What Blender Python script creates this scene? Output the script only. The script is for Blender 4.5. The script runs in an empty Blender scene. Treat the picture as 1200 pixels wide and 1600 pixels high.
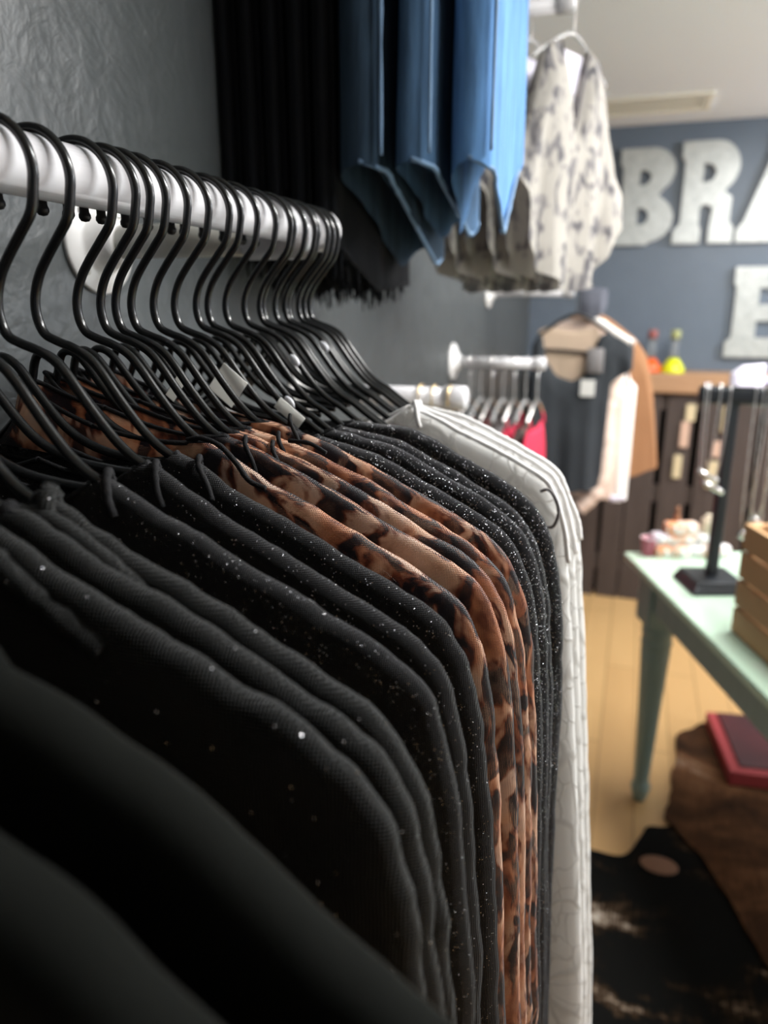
import bpy, bmesh, math, random
from math import sin, cos, pi, sqrt, radians, atan, hypot, exp
from mathutils import Vector, Matrix, noise

random.seed(7)
sc = bpy.context.scene
COL = sc.collection
H = 1.55                       # eye height of the photographer above the floor

# ------------------------------------------------------------------ camera
PITCH, YAW = atan(327 / 1150.0), atan(400 / hypot(1150, 327))
cam_d = bpy.data.cameras.new('camera'); cam = bpy.data.objects.new('camera', cam_d); COL.objects.link(cam)
cam.location = (0, 0, H); cam.rotation_euler = (pi / 2 - PITCH, 0, YAW)
cam_d.sensor_fit = 'VERTICAL'; cam_d.sensor_height = 36.0; cam_d.lens = 1150 / 1600 * 36.0
cam_d.clip_start = 0.01
cam_d.dof.use_dof = True; cam_d.dof.focus_distance = 0.47; cam_d.dof.aperture_fstop = 4.6
sc.camera = cam

# ------------------------------------------------------------------ world, lights, exposure
w = bpy.data.worlds.new('world'); sc.world = w; w.use_nodes = True
w.node_tree.nodes['Background'].inputs[0].default_value = (0.75, 0.85, 1.0, 1)
w.node_tree.nodes['Background'].inputs[1].default_value = 0.03
sc.view_settings.view_transform = 'Standard'; sc.view_settings.look = 'None'
sc.view_settings.gamma = 1.0; sc.view_settings.exposure = 0.0; sc.view_settings.use_curve_mapping = False


def lamp(name, loc, power, size, color=(1, 0.97, 0.92)):
    d = bpy.data.lights.new(name, 'AREA'); d.shape = 'DISK'; d.size = size; d.energy = power; d.color = color
    o = bpy.data.objects.new(name, d); COL.objects.link(o); o.location = loc
    return o


def fill_point(name, loc, power, radius, color):
    d = bpy.data.lights.new(name, 'POINT'); d.shadow_soft_size = radius; d.energy = power; d.color = color
    o = bpy.data.objects.new(name, d); COL.objects.link(o); o.location = loc
    return o


tubel = lamp('ceiling_tube_lamp', (0.66, 1.75, H + 0.812), 88, 0.07, (1, 0.98, 0.96))     # long ceiling tube running beside the rail
tubel.data.shape = 'RECTANGLE'; tubel.data.size = 0.07; tubel.data.size_y = 2.3
fill_point('ceiling_fill', (1.9, 3.0, H + 0.60), 42, 0.1, (0.96, 0.98, 1))  # added point light out of view, lifts the ceiling and back wall
fill_point('ceiling_fill', (1.35, 3.5, H + 0.62), 10, 0.1, (0.92, 0.96, 1))  # second added light, unseen, for the far wall and ceiling
fill_point('ceiling_fill', (2.3, 2.3, H + 0.5), 34, 0.1, (0.98, 0.98, 1))  # added only to brighten the ceiling, no fixture
lamp('near_fill', (0.75, 0.75, H + 0.815), 9, 0.3, (0.9, 0.96, 1))  # unseen fill, added to brighten the near wall and rail

# ------------------------------------------------------------------ materials
MAT = {}


def mat(name, base=(0.5, 0.5, 0.5), rough=0.6, metal=0.0, **kw):
    m = bpy.data.materials.new(name); m.use_nodes = True
    b = m.node_tree.nodes['Principled BSDF']
    b.inputs['Base Color'].default_value = (*base, 1); b.inputs['Roughness'].default_value = rough
    b.inputs['Metallic'].default_value = metal
    for k, v in kw.items():
        b.inputs[k.replace('_', ' ')].default_value = v
    MAT[name] = m
    return m


class NT:
    def __init__(self, m):
        self.t = m.node_tree; self.b = self.t.nodes['Principled BSDF']; self.out = self.t.nodes['Material Output']

    def n(self, kind, **kw):
        x = self.t.nodes.new('ShaderNode' + kind)
        for k, v in kw.items(): setattr(x, k, v)
        return x

    def l(self, a, b): self.t.links.new(a, b)

    def coord(self, scale=(1, 1, 1), rot=(0, 0, 0), kind='Object'):
        c = self.n('TexCoord'); mp = self.n('Mapping')
        mp.inputs['Scale'].default_value = scale; mp.inputs['Rotation'].default_value = rot
        self.l(c.outputs[kind], mp.inputs['Vector'])
        return mp.outputs['Vector']

    def noise(self, vec, scale, detail=4, rough=0.5, dist=0.0):
        x = self.n('TexNoise'); x.inputs['Scale'].default_value = scale; x.inputs['Detail'].default_value = detail
        x.inputs['Roughness'].default_value = rough; x.inputs['Distortion'].default_value = dist
        if vec is not None: self.l(vec, x.inputs['Vector'])
        return x.outputs['Fac']

    def voro(self, vec, scale, feature='F1', out='Distance', rnd=1.0):
        x = self.n('TexVoronoi', feature=feature); x.inputs['Scale'].default_value = scale
        x.inputs['Randomness'].default_value = rnd
        if vec is not None: self.l(vec, x.inputs['Vector'])
        return x.outputs[out]

    def math(self, op, a, b=None, c=None, clamp=False):
        x = self.n('Math', operation=op, use_clamp=clamp)
        for i, v in enumerate((a, b, c)):
            if v is None: continue
            if isinstance(v, (int, float)): x.inputs[i].default_value = v
            else: self.l(v, x.inputs[i])
        return x.outputs[0]

    def ramp(self, fac, stops, interp='LINEAR'):
        x = self.n('ValToRGB'); e = x.color_ramp.elements; x.color_ramp.interpolation = interp
        while len(e) < len(stops): e.new(0.5)
        for i, (p, c) in enumerate(stops):
            e[i].position = p; e[i].color = (*c, 1) if len(c) == 3 else c
        self.l(fac, x.inputs['Fac'])
        return x.outputs['Color']

    def mix(self, fac, a, b, mode='MIX'):
        x = self.n('Mix', data_type='RGBA', blend_type=mode)
        for i, v in ((0, fac), (6, a), (7, b)):
            if isinstance(v, (int, float)): x.inputs[i].default_value = v
            elif isinstance(v, tuple): x.inputs[i].default_value = (*v, 1)
            else: self.l(v, x.inputs[i])
        return x.outputs[2]

    def bump(self, h, strength=0.3, dist=0.002, normal=None):
        x = self.n('Bump'); x.inputs['Strength'].default_value = strength; x.inputs['Distance'].default_value = dist
        self.l(h, x.inputs['Height'])
        if normal is not None: self.l(normal, x.inputs['Normal'])
        self.l(x.outputs['Normal'], self.b.inputs['Normal'])
        return x.outputs['Normal']

    def base(self, c): self.l(c, self.b.inputs['Base Color'])


def weave(t, pitch):
    """height field of a net fabric with holes 'pitch' metres apart (0 = hole, 1 = thread)"""
    v = t.coord()
    s = t.n('SeparateXYZ'); t.l(v, s.inputs[0])
    k = 2 * pi / pitch
    wob = t.noise(v, 60, 2)
    a = t.math('ADD', s.outputs['X'], s.outputs['Z']); b = t.math('SUBTRACT', s.outputs['X'], s.outputs['Z'])
    wob = t.math('MULTIPLY', wob, 6.0)
    sa = t.math('SINE', t.math('ADD', t.math('MULTIPLY', a, k * 0.72), wob))
    sb = t.math('SINE', t.math('ADD', t.math('MULTIPLY', b, k * 0.72), wob))
    p = t.math('MULTIPLY', sa, sb)
    return t.math('MULTIPLY_ADD', p, 0.5, 0.5)


def sheer(t, col, amount):
    """thin cloth: part of the light comes through from behind"""
    tl = t.n('BsdfTranslucent'); ms = t.n('MixShader'); ms.inputs[0].default_value = amount
    if isinstance(col, tuple): tl.inputs['Color'].default_value = (*col, 1)
    else: t.l(col, tl.inputs['Color'])
    t.l(t.b.outputs[0], ms.inputs[1]); t.l(tl.outputs[0], ms.inputs[2])
    t.l(ms.outputs[0], t.out.inputs['Surface'])
    return ms.outputs[0]


def make_materials():
    # painted plaster wall
    for name, c in (('wall_paint', (0.060, 0.067, 0.069)), ('wall_paint_blue', (0.125, 0.157, 0.2))):
        m = mat(name, c, 0.42); t = NT(m); v = t.coord(kind='Object')
        n1 = t.noise(v, 5.5, 6, 0.5, 1.4); n2 = t.noise(v, 28, 5, 0.6, 2.0)
        vr = t.voro(v, 16, 'SMOOTH_F1')
        h = t.math('ADD', t.math('MULTIPLY', n1, 1.0), t.math('ADD', t.math('MULTIPLY', n2, 0.24), t.math('MULTIPLY', vr, 0.2)))
        t.bump(h, 0.6, 0.014 if name == 'wall_paint' else 0.004)
        t.base(t.mix(t.noise(v, 3, 4), tuple(x * 0.88 for x in c), tuple(x * 1.12 for x in c)))
    m = mat('ceiling_paint', (0.84, 0.875, 0.93), 0.8); t = NT(m); t.bump(t.noise(t.coord(), 60, 4), 0.2, 0.003)
    # floor
    m = mat('floor_wood', (0.6, 0.4, 0.2), 0.38); t = NT(m)
    v = t.coord((6.5, 0.9, 1)); g = t.noise(v, 3, 6, 0.6, 0.8)
    br = t.n('TexBrick'); br.inputs['Scale'].default_value = 1.0; br.inputs['Mortar Size'].default_value = 0.004
    br.inputs['Brick Width'].default_value = 1.25; br.inputs['Row Height'].default_value = 0.12
    br.inputs['Color1'].default_value = (0.62, 0.38, 0.165, 1); br.inputs['Color2'].default_value = (0.68, 0.43, 0.19, 1)
    br.inputs['Mortar'].default_value = (0.42, 0.26, 0.11, 1)
    t.l(t.coord((1, 1, 1), (0, 0, pi / 2)), br.inputs['Vector'])
    t.base(t.mix(t.math('MULTIPLY', g, 0.4), br.outputs['Color'], (0.45, 0.26, 0.1)))
    # plastic, metal
    mat('white_pipe', (0.68, 0.67, 0.69), 0.22, Coat_Weight=0.3)
    mat('ivory_pipe', (0.62, 0.61, 0.56), 0.35)
    m = mat('white_enamel', (0.86, 0.85, 0.84), 0.35); t = NT(m); t.bump(t.noise(t.coord(), 45, 3), 0.25, 0.002)
    mat('screw_steel', (0.6, 0.6, 0.58), 0.3, 1.0)
    m = mat('black_rubber', (0.006, 0.0065, 0.007), 0.26); t = NT(m); t.bump(t.noise(t.coord(), 900, 2), 0.08, 0.0003)
    mat('black_cap', (0.01, 0.01, 0.011), 0.45)
    # black net fabrics
    for name, pitch, spark, base, sh in (('black_knit', 0.0021, 0.993, (0.006, 0.0065, 0.006), 0.03),
                                        ('black_mesh', 0.00135, 0.97, (0.006, 0.006, 0.0068), 0.03),
                                        ('black_glitter', 0.0012, 0.81, (0.007, 0.007, 0.009), 0.03)):
        m = mat(name, base, 0.62, Sheen_Weight=sh, Sheen_Roughness=0.3, Specular_IOR_Level=0.22); t = NT(m)
        hgt = weave(t, pitch)
        v = t.coord()
        cell = t.n('TexVoronoi', feature='F1'); cell.inputs['Scale'].default_value = {'black_knit': 800, 'black_mesh': 1500}.get(name, 1250)
        t.l(v, cell.inputs['Vector'])
        sp = t.n('SeparateColor'); t.l(cell.outputs['Color'], sp.inputs[0])
        on = t.math('MULTIPLY', t.math('GREATER_THAN', sp.outputs[0], spark), t.math('LESS_THAN', cell.outputs['Distance'], 0.34))
        # sequin-like glints: smooth little facets tilted at random
        vm = t.n('VectorMath', operation='SUBTRACT'); t.l(cell.outputs['Color'], vm.inputs[0]); vm.inputs[1].default_value = (0.5, 0.5, 0.5)
        vs = t.n('VectorMath', operation='SCALE'); t.l(vm.outputs[0], vs.inputs[0])
        t.l(t.math('MULTIPLY', on, 1.5), vs.inputs['Scale'])
        bp = t.n('Bump'); bp.inputs['Strength'].default_value = 1.0; bp.inputs['Distance'].default_value = 0.0009
        t.l(hgt, bp.inputs['Height'])
        va = t.n('VectorMath', operation='ADD'); t.l(bp.outputs[0], va.inputs[0]); t.l(vs.outputs[0], va.inputs[1])
        vn = t.n('VectorMath', operation='NORMALIZE'); t.l(va.outputs[0], vn.inputs[0])
        t.l(vn.outputs[0], t.b.inputs['Normal'])
        t.l(t.math('SUBTRACT', 0.62, t.math('MULTIPLY', on, 0.36)), t.b.inputs['Roughness'])
        t.l(t.math('MULTIPLY', on, 0.9), t.b.inputs['Metallic'])
        t.base(t.mix(on, t.mix(t.ramp(hgt, [(0.3, (0, 0, 0)), (0.62, (1, 1, 1))]), tuple(x * 0.05 for x in base), tuple(x * 1.8 for x in base)), (0.75, 0.75, 0.78)))  # threads catching light and shaded net holes are put into the colour
    m = mat('black_cloth', (0.0045, 0.005, 0.0042), 0.9, Sheen_Weight=0.09, Sheen_Roughness=0.25, Specular_IOR_Level=0.06); t = NT(m); t.bump(t.noise(t.coord(), 500, 3), 0.3, 0.001)
    m = mat('black_cord', (0.007, 0.007, 0.008), 0.8, Specular_IOR_Level=0.25); t = NT(m); t.bump(t.noise(t.coord(), 1400, 2), 0.7, 0.0008)
    # leopard net
    m = mat('leopard_mesh', (0.6, 0.3, 0.16), 0.5, Sheen_Weight=0.15); t = NT(m)
    hgt = weave(t, 0.00135); oi = t.n('ObjectInfo')
    v0 = t.coord()
    off = t.n('VectorMath', operation='ADD'); t.l(v0, off.inputs[0])
    sc_ = t.n('VectorMath', operation='SCALE'); sc_.inputs[0].default_value = (3.1, 1.7, 2.3); t.l(oi.outputs['Random'], sc_.inputs['Scale'])
    t.l(sc_.outputs[0], off.inputs[1])
    mp = t.n('Mapping'); mp.inputs['Scale'].default_value = (1, 3.5, 0.75); t.l(off.outputs[0], mp.inputs['Vector'])
    vec = mp.outputs[0]
    spots = t.noise(vec, 34, 2.5, 0.5, 1.0)
    tone = t.noise(vec, 17, 3, 0.6, 0.4)
    fine = t.noise(vec, 130, 2)
    ground = t.ramp(tone, [(0.36, (0.2, 0.06, 0.026)), (0.44, (0.55, 0.215, 0.1)), (0.53, (0.74, 0.44, 0.28)), (0.66, (0.70, 0.50, 0.385))])
    s2 = t.math('ADD', spots, t.math('MULTIPLY', t.math('SUBTRACT', fine, 0.5), 0.16))
    c = t.mix(t.ramp(s2, [(0.43, (0, 0, 0)), (0.50, (1, 1, 1))]), ground, (0.2, 0.05, 0.02))
    c = t.mix(t.ramp(s2, [(0.495, (0, 0, 0)), (0.535, (1, 1, 1))]), c, (0.010, 0.008, 0.012))
    c = t.mix(t.ramp(hgt, [(0.25, (0, 0, 0)), (0.6, (1, 1, 1))]), t.mix(0.35, c, (0.02, 0.01, 0.008)), c)  # shade in the net holes is put into the colour
    t.base(c)
    bp = t.bump(hgt, 0.5, 0.0005)
    tr = t.n('BsdfTransparent'); mx = t.n('MixShader')
    t.l(t.math('LESS_THAN', hgt, 0.22), mx.inputs[0]); t.l(sheer(t, c, 0.4), mx.inputs[1]); t.l(tr.outputs[0], mx.inputs[2])
    t.l(mx.outputs[0], t.out.inputs['Surface'])
    mat('lining', (0.55, 0.5, 0.5), 0.7)
    # white lace
    m = mat('white_lace', (0.78, 0.77, 0.74), 0.75, Sheen_Weight=0.2); t = NT(m)
    nz = t.n('TexNoise'); nz.inputs['Scale'].default_value = 22; v = t.coord((1, 1, 0.6)); t.l(v, nz.inputs['Vector'])
    ad = t.n('VectorMath', operation='MULTIPLY_ADD'); t.l(nz.outputs['Color'], ad.inputs[0]); ad.inputs[1].default_value = (0.035, 0.035, 0.035); t.l(v, ad.inputs[2]); v = ad.outputs[0]
    e = t.voro(v, 42, 'DISTANCE_TO_EDGE'); e2 = t.voro(v, 20, 'DISTANCE_TO_EDGE')
    line = t.math('MINIMUM', t.math('MULTIPLY', e, 1.6), e2)
    lm = t.ramp(line, [(0.015, (1, 1, 1)), (0.06, (0, 0, 0))])
    wv = weave(t, 0.0016)
    t.base(t.mix(t.math('MULTIPLY', lm, 0.75), t.mix(wv, (0.74, 0.73, 0.7), (0.86, 0.855, 0.84)), (0.47, 0.45, 0.42)))
    t.bump(t.math('ADD', t.math('MULTIPLY', lm, 1.0), t.math('MULTIPLY', wv, 0.3)), 0.6, 0.0016); sheer(t, (0.8, 0.79, 0.77), 0.35)
    mat('white_trim', (0.84, 0.83, 0.82), 0.8, Sheen_Weight=0.2)
    m = mat('tag_white', (0.87, 0.87, 0.84), 0.5); sheer(NT(m), (0.87, 0.87, 0.84), 0.5); mat('sticker_white', (0.88, 0.9, 0.95), 0.3)
    # denim
    for name, c in (('denim_dark', (0.024, 0.043, 0.068)), ('denim_mid', (0.045, 0.09, 0.16)), ('denim_light', (0.10, 0.22, 0.43)), ('denim_black', (0.004, 0.0045, 0.006))):
        m = mat(name, c, 0.9, Specular_IOR_Level=0.15); t = NT(m); v = t.coord((1, 1, 0.12))
        n1 = t.noise(v, 55, 4, 0.6); n2 = t.noise(t.coord(), 700, 2)
        t.base(t.mix(t.ramp(n1, [(0.35, (0, 0, 0)), (0.7, (1, 1, 1))]), tuple(x * 0.72 for x in c), tuple(min(1, x * 1.35) for x in c)))
        t.bump(t.math('ADD', n1, t.math('MULTIPLY', n2, 0.3)), 0.5, 0.004)
    mat('denim_edge', (0.16, 0.26, 0.40), 0.9)
    # printed white tops
    m = mat('ink_print', (0.8, 0.78, 0.74), 0.8); t = NT(m); v = t.coord((1, 1, 0.6))
    n = t.noise(v, 36, 3, 0.55, 0.6)
    t.base(t.ramp(n, [(0.5, (0.42, 0.395, 0.355)), (0.57, (0.19, 0.18, 0.185)), (0.65, (0.06, 0.06, 0.07))])); sheer(t, (0.4, 0.38, 0.37), 0.3)
    t.bump(t.noise(t.coord((1, 1, 0.2)), 60, 3), 0.4, 0.004)
    for name, c in (('black_jersey', (0.022, 0.027, 0.033)), ('beige_cloth', (0.45, 0.34, 0.25)), ('blush_cloth', (0.72, 0.56, 0.47)), ('cream_cloth', (0.85, 0.81, 0.76)),
                    ('tan_cloth', (0.31, 0.15, 0.068)), ('red_cloth', (0.55, 0.02, 0.06)), ('brown_cloth', (0.055, 0.035, 0.03)), ('grey_cloth', (0.16, 0.15, 0.15)), ('lilac_cloth', (0.68, 0.65, 0.76)),
                    ('slate_cloth', (0.09, 0.095, 0.12)), ('maroon_cloth', (0.16, 0.03, 0.03))):
        m = mat(name, c, 0.85); t = NT(m); t.bump(t.noise(t.coord((1, 1, 0.3)), 40, 3), 0.3, 0.004)
    # letters: galvanised sheet
    m = mat('galvanised', (0.68, 0.7, 0.69), 0.42, 0.55); t = NT(m); v = t.coord()
    vr = t.voro(v, 38, 'F1', 'Color'); s = t.n('SeparateColor'); t.l(vr, s.inputs[0])
    t.base(t.mix(s.outputs[0], (0.45, 0.47, 0.46), (0.54, 0.56, 0.545)))
    mat('letter_side', (0.5, 0.42, 0.36), 0.6)
    # woods and paints
    for name, c, d in (('pallet_wood', (0.085, 0.063, 0.055), (0.035, 0.024, 0.02)), ('counter_wood', (0.5, 0.3, 0.17), (0.3, 0.16, 0.08)), ('crate_wood', (0.5, 0.31, 0.15), (0.38, 0.22, 0.1))):
        m = mat(name, c, 0.7); t = NT(m)
        v = t.coord((14, 14, 1.2) if name == 'pallet_wood' else (1.5, 1.5, 14)); n = t.noise(v, 3, 5, 0.6, 0.6)
        t.base(t.mix(n, c, d)); t.bump(n, 0.3, 0.003)
    m = mat('mint_paint', (0.48, 0.64, 0.50), 0.4); t = NT(m); n = t.noise(t.coord((3, 1, 1)), 4, 5)
    t.base(t.mix(t.ramp(n, [(0.55, (0, 0, 0)), (0.75, (1, 1, 1))]), (0.47, 0.63, 0.49), (0.54, 0.65, 0.54)))
    m = mat('teal_paint', (0.22, 0.32, 0.30), 0.5); t = NT(m); n = t.noise(t.coord((1, 1, 0.2)), 30, 4); t.base(t.mix(n, (0.18, 0.27, 0.25), (0.28, 0.37, 0.34)))
    mat('black_metal', (0.013, 0.016, 0.02), 0.45, 0.3)
    mat('silver', (0.8, 0.79, 0.77), 0.22, 1.0); mat('gold', (0.8, 0.6, 0.3), 0.25, 1.0)
    mat('vent_paint', (0.86, 0.83, 0.74), 0.6); mat('vent_dark', (0.6, 0.56, 0.47), 0.7)
    mat('clear_plastic', (0.82, 0.82, 0.82), 0.15, Transmission_Weight=0.75, IOR=1.35)
    mat('glass', (0.9, 0.92, 0.92), 0.05, Transmission_Weight=0.92, IOR=1.3)
    mat('orange_liquid', (0.75, 0.12, 0.02), 0.2); mat('yellow_liquid', (0.75, 0.8, 0.02), 0.2)
    mat('cap_red', (0.3, 0.09, 0.08), 0.4); mat('cap_olive', (0.36, 0.38, 0.16), 0.4)
    # hides
    m = mat('black_hide', (0.012, 0.011, 0.010), 0.85, Specular_IOR_Level=0.08); t = NT(m); v = t.coord((1.0, 1.9, 1), (0, 0, 0.25))
    n = t.noise(v, 4.3, 5, 0.62, 0.5); f = t.noise(t.coord((1, 0.12, 1), (0, 0, 0.5)), 170, 2)
    g = t.n('VectorMath', operation='DISTANCE'); t.l(t.coord((0.8, 1.5, 1)), g.inputs[0]); g.inputs[1].default_value = (0.055, 2.46, 0)
    g = t.math('MULTIPLY', t.math('SUBTRACT', 0.16, g.outputs['Value'], clamp=True), 1.2)      # brindle flank patch
    k = t.math('ADD', t.math('ADD', n, g), t.math('MULTIPLY', t.math('SUBTRACT', f, 0.5), 0.22))
    t.base(t.ramp(k, [(0.56, (0.005, 0.005, 0.0045)), (0.63, (0.035, 0.02, 0.01)), (0.69, (0.2, 0.15, 0.11)), (0.76, (0.5, 0.44, 0.37))])); t.bump(f, 0.3, 0.003)
    m = mat('brown_hide', (0.1, 0.05, 0.025), 0.8, Specular_IOR_Level=0.1); t = NT(m); v = t.coord((1, 1.5, 1)); n = t.noise(v, 3.2, 5, 0.6, 0.6); f = t.noise(t.coord((1, 0.12, 1), (0, 0, 0.5)), 170, 2)
    k = t.math('ADD', n, t.math('MULTIPLY', t.math('SUBTRACT', f, 0.5), 0.2))
    t.base(t.ramp(k, [(0.33, (0.022, 0.011, 0.006)), (0.5, (0.075, 0.033, 0.014)), (0.62, (0.14, 0.066, 0.03)), (0.74, (0.28, 0.19, 0.13))])); t.bump(f, 0.3, 0.003)
    mat('hide_patch', (0.24, 0.12, 0.07), 0.7)
    m = mat('red_box', (0.36, 0.045, 0.05), 0.6); m = mat('red_box_top', (0.08, 0.03, 0.03), 0.5); t = NT(m)
    t.base(t.mix(t.noise(t.coord(), 9, 4), (0.03, 0.018, 0.02), (0.11, 0.022, 0.026)))
    for nme, c in (('pack_orange', (0.75, 0.3, 0.13)), ('pack_peach', (0.8, 0.52, 0.38)), ('pack_white', (0.8, 0.78, 0.8)), ('pack_lilac', (0.62, 0.58, 0.66))):
        m = mat(nme, c, 0.35); t = NT(m); n = t.noise(t.coord(), 34, 3); t.base(t.mix(t.ramp(n, [(0.48, (0, 0, 0)), (0.56, (1, 1, 1))]), c, (0.82, 0.74, 0.7)))
    mat('pink_cup', (0.42, 0.1, 0.15), 0.4); mat('cream_jar', (0.75, 0.65, 0.5), 0.4); mat('brown_glass', (0.28, 0.13, 0.07), 0.25)
    mat('card_cream', (0.62, 0.52, 0.33), 0.6); mat('card_peach', (0.62, 0.42, 0.32), 0.6); mat('card_white', (0.8, 0.8, 0.8), 0.5)
    mat('grey_plastic', (0.2, 0.2, 0.21), 0.5); mat('red_plastic', (0.45, 0.04, 0.04), 0.4)


make_materials()

# ------------------------------------------------------------------ helpers


def link_mesh(name, verts, faces, material, parent=None, smooth=True, loc=None):
    me = bpy.data.meshes.new(name)
    me.from_pydata([tuple(v) for v in verts], [], faces); me.update()
    bm = bmesh.new(); bm.from_mesh(me); bmesh.ops.recalc_face_normals(bm, faces=bm.faces); bm.to_mesh(me); bm.free()
    if smooth: me.polygons.foreach_set('use_smooth', [True] * len(me.polygons))
    for mm in (material if isinstance(material, (list, tuple)) else [material]):
        me.materials.append(MAT[mm])
    o = bpy.data.objects.new(name, me); COL.objects.link(o)
    if parent is not None: o.parent = parent
    if loc is not None: o.location = loc
    return o


def tag(o, label=None, cat=None, group=None, kind=None):
    if label: o['label'] = label
    if cat: o['category'] = cat
    if group: o['group'] = group
    if kind: o['kind'] = kind
    return o


def thing(name, label, cat, loc=(0, 0, 0), rz=0.0, group=None):
    o = bpy.data.objects.new(name, None); COL.objects.link(o); o.location = loc; o.rotation_euler = (0, 0, rz)
    o.empty_display_size = 0.05
    return tag(o, label, cat, group)


def dup(o, parent=None):
    c = o.copy(); COL.objects.link(c)
    if parent is not None: c.parent = parent
    for ch in list(o.children): dup(ch, c)
    return c


def smooth_path(pts, n=8):
    pts = [Vector(p) for p in pts]; out = []
    for i in range(len(pts) - 1):
        p0 = pts[max(i - 1, 0)]; p1 = pts[i]; p2 = pts[i + 1]; p3 = pts[min(i + 2, len(pts) - 1)]
        for k in range(n):
            t = k / n
            out.append(0.5 * ((2 * p1) + (p2 - p0) * t + (2 * p0 - 5 * p1 + 4 * p2 - p3) * t * t + (3 * p1 - p0 - 3 * p2 + p3) * t ** 3))
    out.append(pts[-1]); return out


def tube(pts, r, seg=8, closed=False, cap=True):
    pts = [Vector(p) for p in pts]; n = len(pts); V = []; F = []
    rad = r if isinstance(r, (list, tuple)) else [r] * n
    t0 = (pts[1] - pts[0]).normalized()
    up = Vector((0, 0, 1)) if abs(t0.z) < 0.9 else Vector((0, 1, 0))
    nrm = (up - t0 * up.dot(t0)).normalized()
    for i in range(n):
        if closed: t = (pts[(i + 1) % n] - pts[i - 1]).normalized()
        else: t = (pts[min(i + 1, n - 1)] - pts[max(i - 1, 0)]).normalized()
        nrm = (nrm - t * nrm.dot(t)).normalized(); b = t.cross(nrm)
        for k in range(seg):
            a = 2 * pi * k / seg
            V.append(pts[i] + (nrm * cos(a) + b * sin(a)) * rad[i])
    m = n if closed else n - 1
    for i in range(m):
        j = (i + 1) % n
        for k in range(seg):
            F.append((i * seg + k, i * seg + (k + 1) % seg, j * seg + (k + 1) % seg, j * seg + k))
    if cap and not closed:
        F.append(tuple(range(seg - 1, -1, -1))); F.append(tuple((n - 1) * seg + k for k in range(seg)))
    return V, F


def lathe(prof, seg=28, axis='z'):
    """prof: (radius, height) pairs"""
    V = []; F = []
    for r, z in prof:
        for k in range(seg):
            a = 2 * pi * k / seg; p = (r * cos(a), r * sin(a), z)
            V.append({'z': p, 'x': (p[2], p[0], p[1]), 'y': (p[0], p[2], p[1])}[axis])
    n = len(prof)
    for i in range(n - 1):
        for k in range(seg):
            F.append((i * seg + k, i * seg + (k + 1) % seg, (i + 1) * seg + (k + 1) % seg, (i + 1) * seg + k))
    if prof[0][0] > 1e-6: F.append(tuple(range(seg - 1, -1, -1)))
    if prof[-1][0] > 1e-6: F.append(tuple((n - 1) * seg + k for k in range(seg)))
    return V, F


def box_bm(x0, x1, y0, y1, z0, z1, bev=0.0, seg=2):
    bm = bmesh.new(); bmesh.ops.create_cube(bm, size=1)
    bmesh.ops.scale(bm, vec=(x1 - x0, y1 - y0, z1 - z0), verts=bm.verts)
    bmesh.ops.translate(bm, vec=((x0 + x1) / 2, (y0 + y1) / 2, (z0 + z1) / 2), verts=bm.verts)
    if bev: bmesh.ops.bevel(bm, geom=bm.edges[:], offset=bev, segments=seg, affect='EDGES', profile=0.6)
    V = [v.co.copy() for v in bm.verts]; bm.verts.index_update(); F = [tuple(v.index for v in f.verts) for f in bm.faces]
    bm.free(); return V, F


def box(name, d, material, parent=None, bev=0.004, loc=None, smooth=False):
    V, F = box_bm(*d, bev); return link_mesh(name, V, F, material, parent, smooth, loc)


def join(*parts):
    V = []; F = []
    for v, f in parts:
        o = len(V); V += list(v); F += [tuple(i + o for i in q) for q in f]
    return V, F


def shift(vf, d):
    d = Vector(d); return [Vector(v) + d for v in vf[0]], vf[1]


def extrude(name, loops, depth, material, parent=None, bevel=0.0, loc=None, rot=None):
    """flat outline (with holes) in x-y, extruded along z by depth"""
    cu = bpy.data.curves.new(name, 'CURVE'); cu.dimensions = '2D'; cu.fill_mode = 'BOTH'
    cu.extrude = depth / 2; cu.bevel_depth = bevel
    for lp in loops:
        s = cu.splines.new('POLY'); s.points.add(len(lp) - 1)
        for i, (x, y) in enumerate(lp): s.points[i].co = (x, y, 0, 1)
        s.use_cyclic_u = True
    tmp = bpy.data.objects.new('outline', cu)
    me = bpy.data.meshes.new_from_object(tmp)
    bpy.data.objects.remove(tmp); bpy.data.curves.remove(cu)
    me.name = name
    me.materials.clear(); me.materials.append(MAT[material])
    o = bpy.data.objects.new(name, me); COL.objects.link(o)
    if parent is not None: o.parent = parent
    if loc is not None: o.location = loc
    if rot is not None: o.rotation_euler = rot
    return o


# ------------------------------------------------------------------ room shell
WX = -0.56            # left wall
BY = 4.15             # back wall
CZ = H + 0.83         # ceiling
RX, NY = 3.0, -1.6    # walls out of sight


def shell(name, d, m): return tag(box(name, d, m, None, 0), kind='structure')


shell('floor', (WX - 0.1, RX + 0.1, NY - 0.1, BY + 0.1, -0.08, 0), 'floor_wood')
shell('ceiling', (WX - 0.1, RX + 0.1, NY - 0.1, BY + 0.1, CZ, CZ + 0.08), 'ceiling_paint')
shell('wall_left', (WX - 0.1, WX, NY, BY, 0, CZ), 'wall_paint')
shell('wall_back', (WX - 0.1, RX + 0.1, BY, BY + 0.1, 0, CZ), 'wall_paint_blue')
shell('wall_right', (RX, RX + 0.1, NY, BY, 0, CZ), 'ceiling_paint')
shell('wall_front', (WX - 0.1, RX + 0.1, NY - 0.1, NY, 0, CZ), 'wall_paint_blue')

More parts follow.
